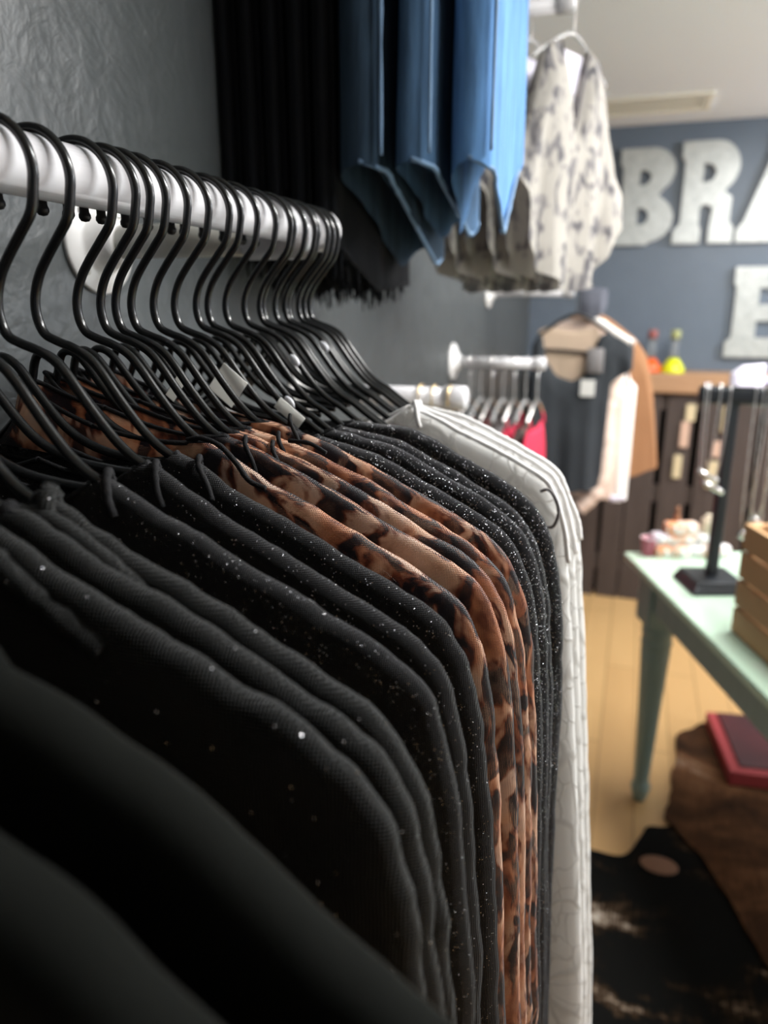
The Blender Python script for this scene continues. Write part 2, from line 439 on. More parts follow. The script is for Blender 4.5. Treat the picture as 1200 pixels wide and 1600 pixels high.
# ceiling vent
v = thing('ceiling_vent', 'cream rectangular air vent grille set in the pale ceiling', 'vent', (-0.03, 3.73, CZ))
vx, vy = 0.245, 0.15
V, F = join(box_bm(-vx, vx, -vy, -vy + 0.03, -0.014, 0, 0.003), box_bm(-vx, vx, vy - 0.03, vy, -0.014, 0, 0.003),
            box_bm(-vx, -vx + 0.03, -vy + 0.03, vy - 0.03, -0.014, 0, 0.003), box_bm(vx - 0.03, vx, -vy + 0.03, vy - 0.03, -0.014, 0, 0.003))
link_mesh('frame', V, F, 'vent_paint', v, False)
box('backing', (-vx + 0.03, vx - 0.03, -vy + 0.03, vy - 0.03, -0.003, 0), 'vent_dark', v, 0)
for k in range(8):
    y = -vy + 0.045 + k * 0.03
    V, F = box_bm(-vx + 0.03, vx - 0.03, -0.012, 0.012, -0.0015, 0.0015)
    o = link_mesh('slat', V, F, 'vent_paint', v, False, (0, y, -0.009)); o.rotation_euler = (0.5, 0, 0)

# ------------------------------------------------------------------ main clothes rail
RXX, RZ, PR = -0.3255, H + 0.0725, 0.0167
rail = thing('clothes_rail', 'glossy white pipe clothes rail with black hangers crowded along it', 'clothes rail', (RXX, 0.70, RZ))
prof = [(0.0, -1.25), (PR, -1.25), (PR, 0.062)]
V, F = lathe(prof, 40, 'y'); link_mesh('pipe', V, F, 'white_pipe', rail)
V, F = lathe([(PR, 0.045), (PR + 0.0035, 0.046), (PR + 0.0042, 0.05), (PR + 0.0042, 0.068), (PR + 0.003, 0.073), (PR * 0.8, 0.0765), (0, 0.078)], 40, 'y')
link_mesh('end_cap', V, F, 'white_pipe', rail)
AL = RXX - WX
for yy in (0.0, -1.2):
    V, F = lathe([(PR * 1.02, -AL + 0.008), (PR * 1.02, 0.0)], 32, 'x')
    link_mesh('support_arm', [Vector(p) + Vector((0, yy, -0.0105)) for p in V], F, 'ivory_pipe', rail)
    V, F = lathe([(0, 0.021), (PR * 0.7, 0.021), (PR + 0.003, 0.014), (PR + 0.0045, 0.004), (PR + 0.0045, -0.05), (PR + 0.001, -0.054)], 32, 'x')
    link_mesh('tee_fitting', [Vector((p[0], p[1] + yy, p[2] - 0.0105)) for p in V], F, 'white_pipe', rail)
    fl = [(0.0, 0.0), (0.052, 0.0), (0.0535, 0.003), (0.052, 0.006), (0.036, 0.008), (0.031, 0.011), (0.028, 0.020), (0.0235, 0.026), (0.0225, 0.034), (PR, 0.034)]
    V, F = lathe(fl, 48, 'x')
    f = link_mesh('flange', [Vector((p[0] - AL, p[1] + yy, p[2] - 0.0105)) for p in V], F, 'white_enamel', rail)
    for k in range(4):
        a = pi / 4 + k * pi / 2
        V, F = lathe([(0.0, 0.0105), (0.002, 0.0105), (0.0048, 0.0085), (0.0052, 0.006)], 16, 'x')
        link_mesh('screw', [Vector((p[0] - AL, p[1] + yy + 0.041 * cos(a), p[2] - 0.0105 + 0.041 * sin(a))) for p in V], F, 'screw_steel', f)

# ------------------------------------------------------------------ black wire hangers
# shape in the hanger's own plane: x from the rail axis, z above eye height
hook = []
cx, cz, hr = 0.0, 0.0655, 0.0265
hook += [(-0.0257, 0.0592), (-0.0262, 0.0625)]
for k in range(0, 15):
    a = pi - k * (pi * 1.08) / 14
    hook.append((cx + hr * cos(a), cz + hr * sin(a)))
hook += [(0.0225, 0.046), (0.0145, 0.036), (0.0045, 0.0245), (-0.003, 0.014), (-0.0075, 0.002), (-0.0075, -0.009), (-0.0035, -0.0175),
         (0.0045, -0.0215), (0.0165, -0.0255), (0.0265, -0.031), (0.0345, -0.0395), (0.044, -0.0525), (0.053, -0.064), (0.0615, -0.0735), (0.071, -0.0815),
         (0.083, -0.0885), (0.105, -0.104), (0.14, -0.126), (0.175, -0.146), (0.195, -0.159), (0.202, -0.166), (0.201, -0.174), (0.19, -0.178),
         (0.12, -0.179), (0.0, -0.179), (-0.12, -0.179), (-0.19, -0.178), (-0.201, -0.174), (-0.202, -0.166), (-0.195, -0.159), (-0.175, -0.146), (-0.14, -0.126),
         (-0.105, -0.104), (-0.075, -0.082), (-0.060, -0.066), (-0.0505, -0.050), (-0.0465, -0.0385), (-0.0425, -0.0325), (-0.036, -0.0318), (-0.027, -0.037), (-0.016, -0.0505),
         (-0.006, -0.0625), (0.004, -0.0725), (0.016, -0.080), (0.034, -0.086), (0.06, -0.0895), (0.078, -0.0905)]


def hanger_meshes():
    r = thing('clothes_hanger', 'x', 'hanger', (RXX, 0.33, H))
    p = smooth_path([(x, 0, z) for x, z in hook], 4)
    V, F = tube(p, 0.0028, 8); link_mesh('wire_frame', V, F, 'black_rubber', r)
    V, F = lathe([(0, -0.0036), (0.0026, -0.003), (0.0039, -0.001), (0.0039, 0.0008), (0.0031, 0.0024), (0.003, 0.0055), (0.0028, 0.0065)], 14)
    link_mesh('hook_tip', [Vector(q) + Vector((-0.0255, 0, 0.0545)) for q in V], F, 'black_cap', r)
    return r


HY = [0.105, 0.15, 0.2175, 0.235, 0.252, 0.295,
      0.330, 0.358, 0.392, 0.414, 0.428, 0.445, 0.472, 0.498, 0.528, 0.544, 0.572, 0.606, 0.633, 0.641, 0.665, 0.686, 0.695, 0.718, 0.731, 0.744]
ORD = ['first', 'second', 'third', 'fourth', 'fifth', 'sixth', 'seventh', 'eighth', 'ninth', 'tenth', 'eleventh', 'twelfth', 'thirteenth', 'fourteenth',
       'fifteenth', 'sixteenth', 'seventeenth', 'eighteenth', 'nineteenth', 'last']
# what hangs where: hanger index -> garment kind
GARM = {0: 'N', 1: 'N', 2: 'K', 3: 'K', 4: 'K', 5: 'M', 6: 'M', 7: 'M', 8: 'L', 9: 'L', 10: 'L', 11: 'L', 12: 'L', 13: 'S', 14: 'S', 15: 'S', 16: 'S', 20: 'W', 22: 'W', 25: 'W'}
NEAR = ['nearest black hanger, inside the blurred black top in the bottom left corner', 'second nearest black hanger, inside the blurred black top with a strap',
        'black hanger inside the nearest black knit top', 'black hanger inside the middle black knit top', 'black hanger inside the farthest black knit top',
        'black wire hanger with its hook cut off by the left photo edge']
hg0 = hanger_meshes()
hangers = []
for i, y in enumerate(HY):
    h = hg0 if i == 0 else dup(hg0)
    h.location = (RXX + random.uniform(-0.0008, 0.0008), y, H)
    h.rotation_euler = (0, 0, radians(random.uniform(-1.0, 1.0)))
    if i < 6: lb = NEAR[i]
    else:
        what = {'M': 'a sheer black top', 'L': 'a leopard print top', 'S': 'a sparkly black top', 'W': 'a white lace top', None: 'no visible top'}[GARM.get(i)]
        lb = 'black hanger carrying %s, %s hook along the white rail from the left' % (what, ORD[i - 6])
    tag(h, lb, 'hanger', 'black hangers on the white rail')
    hangers.append(h)
# shiny size stickers on three hangers
for i, (x, z) in ((21, (0.0345, -0.0415)), (15, (0.064, -0.0775)), (17, (0.041, -0.049))):
    V, F = lathe([(0, 0.0012), (0.0035, 0.001), (0.005, 0.0002), (0.005, -0.0006)], 16, 'y')
    V = [Vector((p[0] * 1.25, -p[1] - 0.0026, p[2] * 0.62)) for p in V]
    rt = Matrix.Rotation(radians(50), 3, 'Y'); V = [rt @ p + Vector((x, 0, z)) for p in V]
    tag(link_mesh('size_sticker', V, F, 'sticker_white', hangers[i]), 'small shiny white oval sticker')

# ------------------------------------------------------------------ tops on the rail
CANON = [(-0.245, -0.083), (-0.228, -0.090), (-0.20, -0.104), (-0.17, -0.117), (-0.14, -0.132), (-0.115, -0.145), (-0.095, -0.155), (-0.08, -0.167), (-0.07, -0.183),
         (-0.063, -0.205), (-0.058, -0.235), (-0.053, -0.28), (-0.049, -0.33), (-0.044, -0.43), (-0.036, -0.55), (-0.03, -0.65), (-0.02, -0.85), (-0.018, -0.98)]


LEFT_HIGH = [(-0.2655, -0.046), (-0.2605, -0.060), (-0.25, -0.0765), (-0.228, -0.0935), (-0.20, -0.107)] + CANON[3:]
LACEP = [[(-0.197, -0.094), (-0.166, -0.101), (-0.13, -0.115), (-0.099, -0.129), (-0.067, -0.147), (-0.055, -0.160), (-0.047, -0.178), (-0.039, -0.207), (-0.030, -0.269), (-0.016, -0.41), (0.002, -0.596), (0.015, -0.755), (0.024, -0.98)],
         [(-0.204, -0.098), (-0.174, -0.105), (-0.138, -0.119), (-0.104, -0.134), (-0.070, -0.153), (-0.058, -0.167), (-0.050, -0.186), (-0.040, -0.217), (-0.032, -0.281), (-0.016, -0.428), (0.003, -0.623), (0.016, -0.789), (0.026, -0.98)],
         [(-0.215, -0.104), (-0.186, -0.111), (-0.148, -0.126), (-0.111, -0.143), (-0.074, -0.163), (-0.062, -0.178), (-0.053, -0.199), (-0.043, -0.232), (-0.034, -0.301), (-0.017, -0.458), (0.003, -0.667), (0.017, -0.845), (0.026, -0.98)]]
SPARKP = [(-0.218, -0.095), (-0.205, -0.101)] + CANON[3:]
STRAIGHT = [(-0.245, -0.070), (-0.2, -0.094), (-0.172, -0.107), (-0.151, -0.114), (-0.134, -0.123), (-0.112, -0.134), (-0.096, -0.1445), (-0.081, -0.157), (-0.065, -0.170), (-0.049, -0.181), (-0.036, -0.1905), (-0.02, -0.204),
            (-0.008, -0.222), (-0.002, -0.25), (0.0, -0.3), (0.002, -0.4), (0.004, -0.6), (0.006, -0.8), (0.008, -0.98)]


def outline(side, off_top, off_bot, seed, wob, ns, prof=None):
    """world-like (x relative to rail axis, z relative to eye height) polyline from neck to hem"""
    pts = smooth_path([(x, 0, z) for x, z in (prof or CANON)], 6)
    L = [0]
    for a, b in zip(pts, pts[1:]): L.append(L[-1] + (b - a).length)
    out = []
    # samples: dense on the shoulder, sparser down the side
    ts = [0.27 * k / (ns * 0.6) for k in range(int(ns * 0.6))] + [0.27 + (L[-1] - 0.27) * (k / (ns * 0.4)) ** 1.25 for k in range(int(ns * 0.4) + 1)]
    j = 0
    for t in ts:
        t = min(t, L[-1])
        while j < len(pts) - 2 and L[j + 1] < t: j += 1
        a, b = pts[j], pts[j + 1]; q = a.lerp(b, (t - L[j]) / max(L[j + 1] - L[j], 1e-9))
        d = (b - a).normalized(); nrm = Vector((-d.z, 0, d.x))
        k = min(1, max(0, t / 0.05)); f = min(1, max(0, (t - 0.22) / 0.4))
        o = (off_top * (1 - f) + off_bot * f) * k
        nz = noise.noise(Vector((t * 38, seed * 3.7, 0))) * wob + noise.noise(Vector((t * 95, seed * 5.1, 4))) * wob * 0.55
        q = q + nrm * (o + nz)
        x = q.x - RXX
        if side < 0: x = max(-x, WX - RXX + 0.012 + 0.01 * (noise.noise(Vector((t * 6, seed, 9))) + 0.5))
        out.append((x, q.z))
    return out


def garment(name, label, y, material, seed, off=(0, 0), T=0.0062, wob=0.0012, fold=0.003, group=None, neck=(0.15, 0.115), ns=84, nw=14, hem=-0.98, sag=0.0, prof=None, lprof=None):
    yj = 0
    V = []; F = []
    r = random.Random(77)
    ph = [r.uniform(0, 6.28) for _ in range(6)]
    for side in (1, -1):
        P = outline(side, off[0], off[1], seed + (0 if side > 0 else 50), wob, ns, prof if side > 0 else lprof)
        zs = hem
        n = len(P)
        grids = []
        for face in (-1, 1):
            nz = -neck[0] if face < 0 else -neck[1]
            idx = []
            for i, (px, pz) in enumerate(P):
                u = i / (n - 1)
                fr = max(0.0, min(1.0, (P[0][1] - pz) / (P[0][1] - zs)))
                qz = nz + (zs - nz) * fr ** 0.8
                qx = 0.0
                row = []
                for jx in range(nw + 1):
                    ww = (jx / nw) ** 2.0
                    x = px + (qx - px) * ww; z = pz + (qz - pz) * ww
                    if i == 0:            # curved neckline
                        z -= (0.010 if neck[0] > 0.09 else 0.003) * sin(pi * ww)
                    d = hypot(x - px, z - pz)
                    t = T * sqrt(max(0.0, 1 - (1 - min(d / 0.0105, 1)) ** 2))
                    deep = min(1, max(0, (-0.14 - z) / 0.25))
                    fo = fold * deep * (sin(x * 46 + ph[0] + 1.3 * sin(z * 5 + ph[1])) + 0.6 * sin(x * 93 + ph[2] + z * 4)) * (0.35 + 0.65 * min(1, d / 0.03))
                    fo += sag * sin(pi * min(1, ww)) * sin(u * 9 + ph[3])
                    yy = face * t + fo + 0.0012 * noise.noise(Vector((x * 25, z * 25, 3)))
                    row.append(len(V)); V.append(Vector((x, yy, z)))
                idx.append(row)
            grids.append(idx)
        for g in grids:
            for i in range(n - 1):
                for jx in range(nw): F.append((g[i][jx], g[i + 1][jx], g[i + 1][jx + 1], g[i][jx + 1]))
    bmv = V
    o = link_mesh(name, bmv, F, material, None, True, (RXX, y, H))
    bm = bmesh.new(); bm.from_mesh(o.data); bmesh.ops.remove_doubles(bm, verts=bm.verts, dist=0.0002)
    bmesh.ops.recalc_face_normals(bm, faces=bm.faces); bm.to_mesh(o.data); bm.free()
    o.data.polygons.foreach_set('use_smooth', [True] * len(o.data.polygons))
    tag(o, label, 'top', group)
    return o


def cord(name, pts, r, material, parent, n=6, jit=0.0, seed=1, seg=8):
    p = smooth_path(pts, n)
    rr = [r * (1 + jit * noise.noise(Vector((i * 0.9, seed, 0)))) for i in range(len(p))]
    V, F = tube(p, rr, seg); return link_mesh(name, V, F, material, parent)


NX, NZ = -0.245 - RXX, -0.083      # neck point of every top


def neck_trim(o, r, material, neck=(0.15, 0.115), jit=0.25, high=False, start=None, both=True):
    for s in ((1, -1) if both else (1,)):
        for f, nz in ((-1, -neck[0]), (1, -neck[1])):
            pts = []
            ax, az = (s * start[0], start[1]) if start else (s * NX, NZ) if s > 0 or not high else (-0.06, -0.046)
            for k in range(9):
                ww = k / 8
                pts.append((ax * (1 - ww), f * 0.0066 * min(1, ww * 4), az + (nz - az) * ww - (0.010 if neck[0] > 0.09 else 0.003) * sin(pi * ww)))
            cord('neck_trim', pts, r, material, o, 3, jit, s + f)


def strap_loop(o, x, z, length, r, material, seed, lean=0.0):
    """small fabric loop standing over the shoulder and hanging down in front"""
    cord('hanging_loop', [(x - 0.004, 0.006, z - length * 0.5), (x - 0.002, 0.005, z + 0.001), (x + 0.001, 0, z + 0.0065), (x + 0.004, -0.006, z + 0.002),
                          (x + 0.006 + lean, -0.0085, z - length * 0.45), (x + 0.009 + lean, -0.009, z - length)], r, material, o, 5, 0.35, seed)


SPEC = [
    ('N', (0, 0)), ('N', (0, 0)), ('K', (0, 0)), ('K', (0, 0)), ('K', (0, 0)), ('M', (-0.002, -0.002)), ('M', (-0.006, -0.003)), ('M', (-0.003, 0.002)),
    ('L', (-0.004, -0.002)), ('L', (0.003, 0.005)), ('L', (0.006, 0.006)), ('L', (0.008, 0.007)), ('L', (0.009, 0.008)),
    ('S', (0.0095, 0.007)), ('S', (0.0115, 0.007)), ('S', (0.013, 0.007)), ('S', (0.019, 0.006))]
LABEL = {
    0: 'out of focus greenish black top filling the bottom left corner of the photo',
    1: 'out of focus black top with a long diagonal shoulder, second from the viewer',
    2: 'black knit top with a bunched collar, nearest of the three knit tops in focus',
    3: 'black knit top between two other knit tops, middle one of the three',
    4: 'black knit top with a frayed strap stub, farthest of the three knit tops',
    5: 'sheer black mesh top with thin wavy shoulder, first of three before the leopard tops',
    6: 'sheer black mesh top with a short strap loop, middle one before the leopard tops',
    7: 'sheer black mesh top hanging directly against the nearest leopard top',
    8: 'leopard print mesh top nearest the viewer, with a long black cord on its shoulder',
    9: 'leopard print mesh top second from the viewer, with dark rust shoulder',
    10: 'leopard print mesh top in the middle of the five leopard tops',
    11: 'leopard print mesh top fourth from the viewer among the leopard tops',
    12: 'leopard print mesh top farthest from the viewer, against the sparkly black tops',
    13: 'sparkly black top directly behind the last leopard top',
    14: 'sparkly black top second of the four behind the leopard tops',
    15: 'sparkly black top third of the four behind the leopard tops',
    16: 'sparkly black top directly in front of the white lace tops'}
KIND = {'N': ('black_shirt', 'black_cloth', 'black tops at the near end of the rail'), 'K': ('knit_shirt', 'black_knit', 'black knit tops on the rail'),
        'M': ('mesh_shirt', 'black_mesh', 'sheer black tops on the rail'), 'L': ('leopard_shirt', 'leopard_mesh', 'leopard tops on the rail'),
        'S': ('sparkly_shirt', 'black_glitter', 'sparkly black tops on the rail')}
tops = {}
NECKS = {}
for i, (k, off) in enumerate(SPEC):
    nm, mt, gr = KIND[k]
    tops[i] = garment(nm, LABEL[i], HY[i], mt, i + 3, off, T={'N': 0.012, 'K': 0.0065, 'L': 0.0055}.get(k, 0.006), wob={'K': 0.003, 'N': 0.001, 'M': 0.0022}.get(k, 0.0014),
                      fold={'N': 0.002, 'K': 0.003}.get(k, 0.0032), group=gr, prof={'N': STRAIGHT, 'S': SPARKP}.get(k),
                      lprof={'L': LEFT_HIGH, 'S': SPARKP}.get(k), neck={'L': (0.076, 0.066), 'M': (0.102, 0.088), 'S': (0.12, 0.10)}.get(k, (0.15, 0.115)))
    NECKS[i] = {'L': (0.076, 0.066), 'M': (0.102, 0.088), 'S': (0.12, 0.10)}.get(k, (0.15, 0.115))
    neck_trim(tops[i], {'K': 0.0035, 'N': 0.004}.get(k, 0.0016), 'black_cord', NECKS[i], high=k == 'L', start=(-0.218 - RXX, -0.095) if k == 'S' else None)
WL = ['white lace top directly behind the sparkly black tops', 'white lace top in the middle of the three white ones', 'white lace top at the far end of the rail, facing the room']
for q, (i, off) in enumerate(((20, (-0.008, -0.007)), (22, (-0.001, -0.003)), (25, (0.005, 0.003)))):
    tops[i] = garment('lace_shirt', WL[q], HY[i], 'white_lace', 60 + i, off, T=0.0085, wob=0.0014, fold=0.0016, group='white lace tops on the rail', prof=LACEP[q], lprof=CANON[2:], neck=(0.16, 0.13))
    neck_trim(tops[i], 0.0022, 'white_trim', (0.16, 0.13), start=(LACEP[q][0][0] - RXX, LACEP[q][0][1]), both=False)
    # rolled shoulder seam of the lace
    P = outline(1, off[0] + 0.001, off[1] + 0.001, 60 + i, 0.0014, 60, LACEP[q])
    cord('shoulder_seam', [(x, -0.001, z) for x, z in P[1:32]], 0.0022, 'white_trim', tops[i], 2, 0.4, i)
    strap_loop(tops[i], LACEP[q][0][0] - RXX + 0.004, LACEP[q][0][1] - 0.002, 0.016, 0.0022, 'white_trim', i)
cord('ribbon_loop', [(0.2555, -0.0125, -0.163), (0.263, -0.0135, -0.161), (0.2705, -0.0135, -0.171), (0.2725, -0.0135, -0.183), (0.269, -0.013, -0.194), (0.263, -0.0125, -0.196)], 0.0015, 'grey_cloth', tops[20], 6, 0.3, 9)
# knit collars of the near tops
for i, dx in ((2, 0.0), (4, 0.01)):
    cord('collar_roll', [(NX - 0.03, -0.012, NZ - 0.035), (NX - 0.012, -0.011, NZ - 0.012), (NX + 0.006, -0.009, NZ - 0.006), (NX + 0.02 + dx, -0.008, NZ - 0.018), (NX + 0.04 + dx, -0.0075, NZ - 0.033), (NX + 0.06 + dx, -0.007, NZ - 0.046)],
         0.0045, 'black_knit', tops[i], 6, 0.5, i, 10)
# frayed thread stub
cord('loose_thread', [(NX + 0.004, -0.004, NZ + 0.002), (NX + 0.006, -0.005, NZ + 0.008), (NX + 0.012, -0.006, NZ + 0.009), (NX + 0.016, -0.006, NZ + 0.0075)], 0.0004, 'black_cord', tops[4], 5)
strap_loop(tops[1], 0.150, -0.108, 0.022, 0.004, 'black_cloth', 2)
strap_loop(tops[4], NX + 0.004, NZ - 0.003, 0.02, 0.004, 'black_knit', 4)
strap_loop(tops[5], NX + 0.001, NZ - 0.004, 0.014, 0.0024, 'black_cord', 5)
strap_loop(tops[6], NX + 0.004, NZ - 0.006, 0.016, 0.002, 'black_cord', 6)
strap_loop(tops[7], NX + 0.013, NZ - 0.008, 0.016, 0.0018, 'black_cord', 7, 0.004)
# black shoulder cords of the leopard tops
cord('shoulder_cord', [(NX - 0.014, -0.003, NZ + 0.001), (NX - 0.003, -0.004, NZ + 0.003), (NX + 0.010, -0.005, NZ - 0.0005), (NX + 0.022, -0.0072, NZ - 0.010), (NX + 0.031, -0.0085, NZ - 0.020), (NX + 0.042, -0.0088, NZ - 0.024)],
     0.0017, 'black_cord', tops[8], 7, 0.3, 3)
for i, dx, dz in ((9, 0.012, -0.004), (10, 0.024, -0.009), (11, 0.02, -0.006), (12, 0.016, 0.002)):
    strap_loop(tops[i], NX + dx, NZ + dz - 0.002, 0.018, 0.0015, 'black_cord', i, 0.004)
cord('shoulder_cord', [(NX + 0.03, -0.003, NZ - 0.006), (NX + 0.046, -0.005, NZ - 0.0065), (NX + 0.058, -0.006, NZ - 0.012)], 0.0015, 'black_cord', tops[11], 6, 0.3, 5)
# white care labels sewn inside necks
for i, (x, z, wd, hg) in {13: (0.036, -0.060, 0.024, 0.024), 14: (0.072, -0.083, 0.026, 0.010), 12: (0.008, -0.060, 0.008, 0.02)}.items():
    V, F = box_bm(-wd / 2, wd / 2, -0.0004, 0.0004, -hg / 2, hg / 2, 0.0002, 1)
    rt = Matrix.Rotation(radians(38), 3, 'Y')
    tag(link_mesh('care_label', [rt @ p + Vector((x, -0.004, z)) for p in V], F, 'tag_white', tops[i], False), 'white cloth care label')

# ------------------------------------------------------------------ generic hanging garment built column by column


def panel(name, cols, T, material, parent=None, loc=(0, 0, 0), rz=0.0, nv=26, fold=0.006, freq=30, seed=0, nu=22, edge=0.03, open_hem=True, flare=0.0):
    """cols: (u, ztop, zbottom) polyline across the cloth; u runs along local x, thickness along local y"""
    us = [c[0] for c in cols]
    V = []; idx = {}
    F = []
    def ev(u):
        for a, b in zip(cols, cols[1:]):
            if u <= b[0] + 1e-9:
                k = (u - a[0]) / max(b[0] - a[0], 1e-9); return a[1] + (b[1] - a[1]) * k, a[2] + (b[2] - a[2]) * k
        return cols[-1][1], cols[-1][2]
    u0, u1 = us[0], us[-1]
    for face in (-1, 1):
        for i in range(nu + 1):
            q = i / nu; q = 0.5 - 0.5 * cos(pi * q) if True else q
            u = u0 + (u1 - u0) * q
            zt, zb = ev(u)
            for j in range(nv + 1):
                s = j / nv; z = zt + (zb - zt) * s
                d = min(u - u0, u1 - u); dt = (zt - z)
                t = T * sqrt(max(0, 1 - (1 - min(d / edge, 1)) ** 2)) * (0.25 + 0.75 * min(1, dt / 0.06)) * (1 + flare * s)
                fo = fold * s * (sin(u * freq * 2 + seed) + 0.5 * sin(u * freq * 5 + seed * 2 + z * 3)) + 0.4 * fold * noise.noise(Vector((u * 9, z * 7, seed)))
                idx[face, i, j] = len(V); V.append(Vector((u, face * t + fo, z)))
        for i in range(nu):
            for j in range(nv):
                F.append((idx[face, i, j], idx[face, i + 1, j], idx[face, i + 1, j + 1], idx[face, i, j + 1]))
    for i in range(nu):
        F.append((idx[-1, i, 0], idx[-1, i + 1, 0], idx[1, i + 1, 0], idx[1, i, 0]))
    o = link_mesh(name, V, F, material, parent, True, loc); o.rotation_euler = (0, 0, rz)
    bm = bmesh.new(); bm.from_mesh(o.data); bmesh.ops.remove_doubles(bm, verts=bm.verts, dist=0.0003); bmesh.ops.recalc_face_normals(bm, faces=bm.faces); bm.to_mesh(o.data); bm.free()
    o.data.polygons.foreach_set('use_smooth', [True] * len(o.data.polygons))
    return o


def faceout(label, y, z, xe, name='wall_rail', cat='clothes rail', r=0.0145, fr=0.05):
    t = thing(name, label, cat, (WX, y, H + z))
    V, F = lathe([(r, 0.01), (r, xe - WX - 0.014)], 28, 'x'); link_mesh('pipe', V, F, 'white_pipe', t)
    V, F = lathe([(r + 0.001, xe - WX - 0.04), (r + 0.004, xe - WX - 0.038), (r + 0.004, xe - WX - 0.004), (r, xe - WX), (0, xe - WX)], 28, 'x'); link_mesh('end_cap', V, F, 'white_pipe', t)
    V, F = lathe([(0, 0), (fr, 0), (fr + 0.001, 0.004), (fr * 0.92, 0.009), (fr * 0.5, 0.013), (fr * 0.45, 0.024), (r, 0.026)], 36, 'x'); link_mesh('flange', V, F, 'white_enamel', t)
    return t


faceout('high white wall rail carrying the jeans, above the hanger rail', 1.10, 0.70, -0.14)
faceout('high white wall rail end at the top, carrying the printed white tops', 1.75, 0.585, -0.175)
faceout('short white wall rail with three gold hooks behind the white lace tops', 1.20, -0.152, -0.2565, r=0.0165)
faceout('white wall rail with round flange and a row of thin silver hooks', 2.37, -0.183, -0.262, r=0.0165, fr=0.058)
faceout('white wall rail just under the printed white tops, highest of the far ones', 2.95, 0.04, -0.235, r=0.017, fr=0.06)

# jeans: folded lengthwise, hanging face to the room from the high rail


def jeans(label, x0, x1, ya, yt, yb, za, zt, zb, material, group, seed, fray=0):
    """x0..x1 thickness range; hem runs from (ya,za) over the tip (yt,zt) to (yb,zb)"""
    xc, T = (x0 + x1) / 2, (x1 - x0) / 2
    top = 0.66
    o = panel('jeans', [(ya - 1.1, top, za), (yt - 1.1, top, zt), (yb - 1.1, top, zb)], T, material, None, (xc, 1.10, H), pi / 2, 30, 0.004, 16, seed, 26, 0.03)
    tag(o, label, 'jeans', group)
    # hem seam following the folded leg opening, and the outer leg seam
    pts = []
    for k in range(15):
        u = ya + (yb - ya) * k / 14
        z = za + (zt - za) * (u - ya) / (yt - ya) if u < yt else zt + (zb - zt) * (u - yt) / (yb - yt)
        pts.append((u - 1.1, -T * 1.02 if 0 < k < 14 else 0, z + 0.004))
    cord('hem', pts, 0.003, 'denim_edge' if fray == 0 else material, o, 2, 0.5, seed)
    cord('outer_seam', [(ya - 1.1 + 0.004, -T * 1.0, z) for z in (za + 0.01, za + 0.1, za + 0.22, 0.4, 0.55, 0.65)], 0.0022, 'denim_edge' if fray == 0 else material, o, 4, 0.6, seed)
    # hook over the rail
    V, F = tube(smooth_path([(0, 0, 0.655), (0, 0, 0.69), (0.012, 0, 0.712), (0, 0, 0.721), (-0.017, 0, 0.712), (-0.019, 0, 0.70)], 5), 0.0016, 6)
    link_mesh('hanger_hook', V, F, 'silver', o)
    if fray:
        parts = []
        rr = random.Random(seed)
        for k in range(46):
            u = ya + (yb - ya) * rr.random()
            z = za + (zt - za) * (u - ya) / (yt - ya) if u < yt else zt + (zb - zt) * (u - yt) / (yb - yt)
            y = rr.uniform(-T, T) * 0.9
            L = rr.uniform(0.012, 0.035)
            parts.append(tube([(u - 1.1, y, z + 0.01), (u - 1.1 + rr.uniform(-.004, .004), y, z - L * 0.5), (u - 1.1 + rr.uniform(-.008, .008), y + rr.uniform(-.004, .004), z - L)], [0.0022, 0.0018, 0.0006], 5))
        V, F = join(*parts); tag(link_mesh('frayed_threads', V, F, material, o), kind='stuff')
    return o


JB = 'black jeans on the high rail'
for k in range(5):
    x1 = -0.385 - k * 0.036
    jeans('black jeans with a frayed hem, %s' % ['beside the dark blue jeans', 'second behind the dark blue jeans', 'middle pair of the five black pairs', 'second from the wall', 'against the plaster wall'][k],
          x1 - 0.034, x1, 0.945 + 0.005 * k, 1.12 + 0.02 * (k % 2), 1.30, 0.075 + 0.03 * (k % 3), 0.015 + 0.008 * (k % 2), 0.03 + 0.02 * (k % 2), 'denim_black', JB, 11, 1)
JB = 'blue jeans on the high rail'
jeans('darkest blue jeans with a slanting hem, beside the black jeans', -0.375, -0.318, 0.935, 1.22, 1.27, 0.165, 0.055, 0.09, 'denim_dark', JB, 31)
jeans('mid blue jeans hanging between the darkest and the lightest pair', -0.302, -0.258, 0.94, 1.19, 1.27, 0.165, 0.095, 0.13, 'denim_mid', JB, 32)
jeans('lightest bright blue jeans with a pointed hem, nearest the printed white tops', -0.243, -0.187, 0.965, 1.075, 1.225, 0.168, 0.088, 0.23, 'denim_light', JB, 33)

# printed white tops on the next high rail


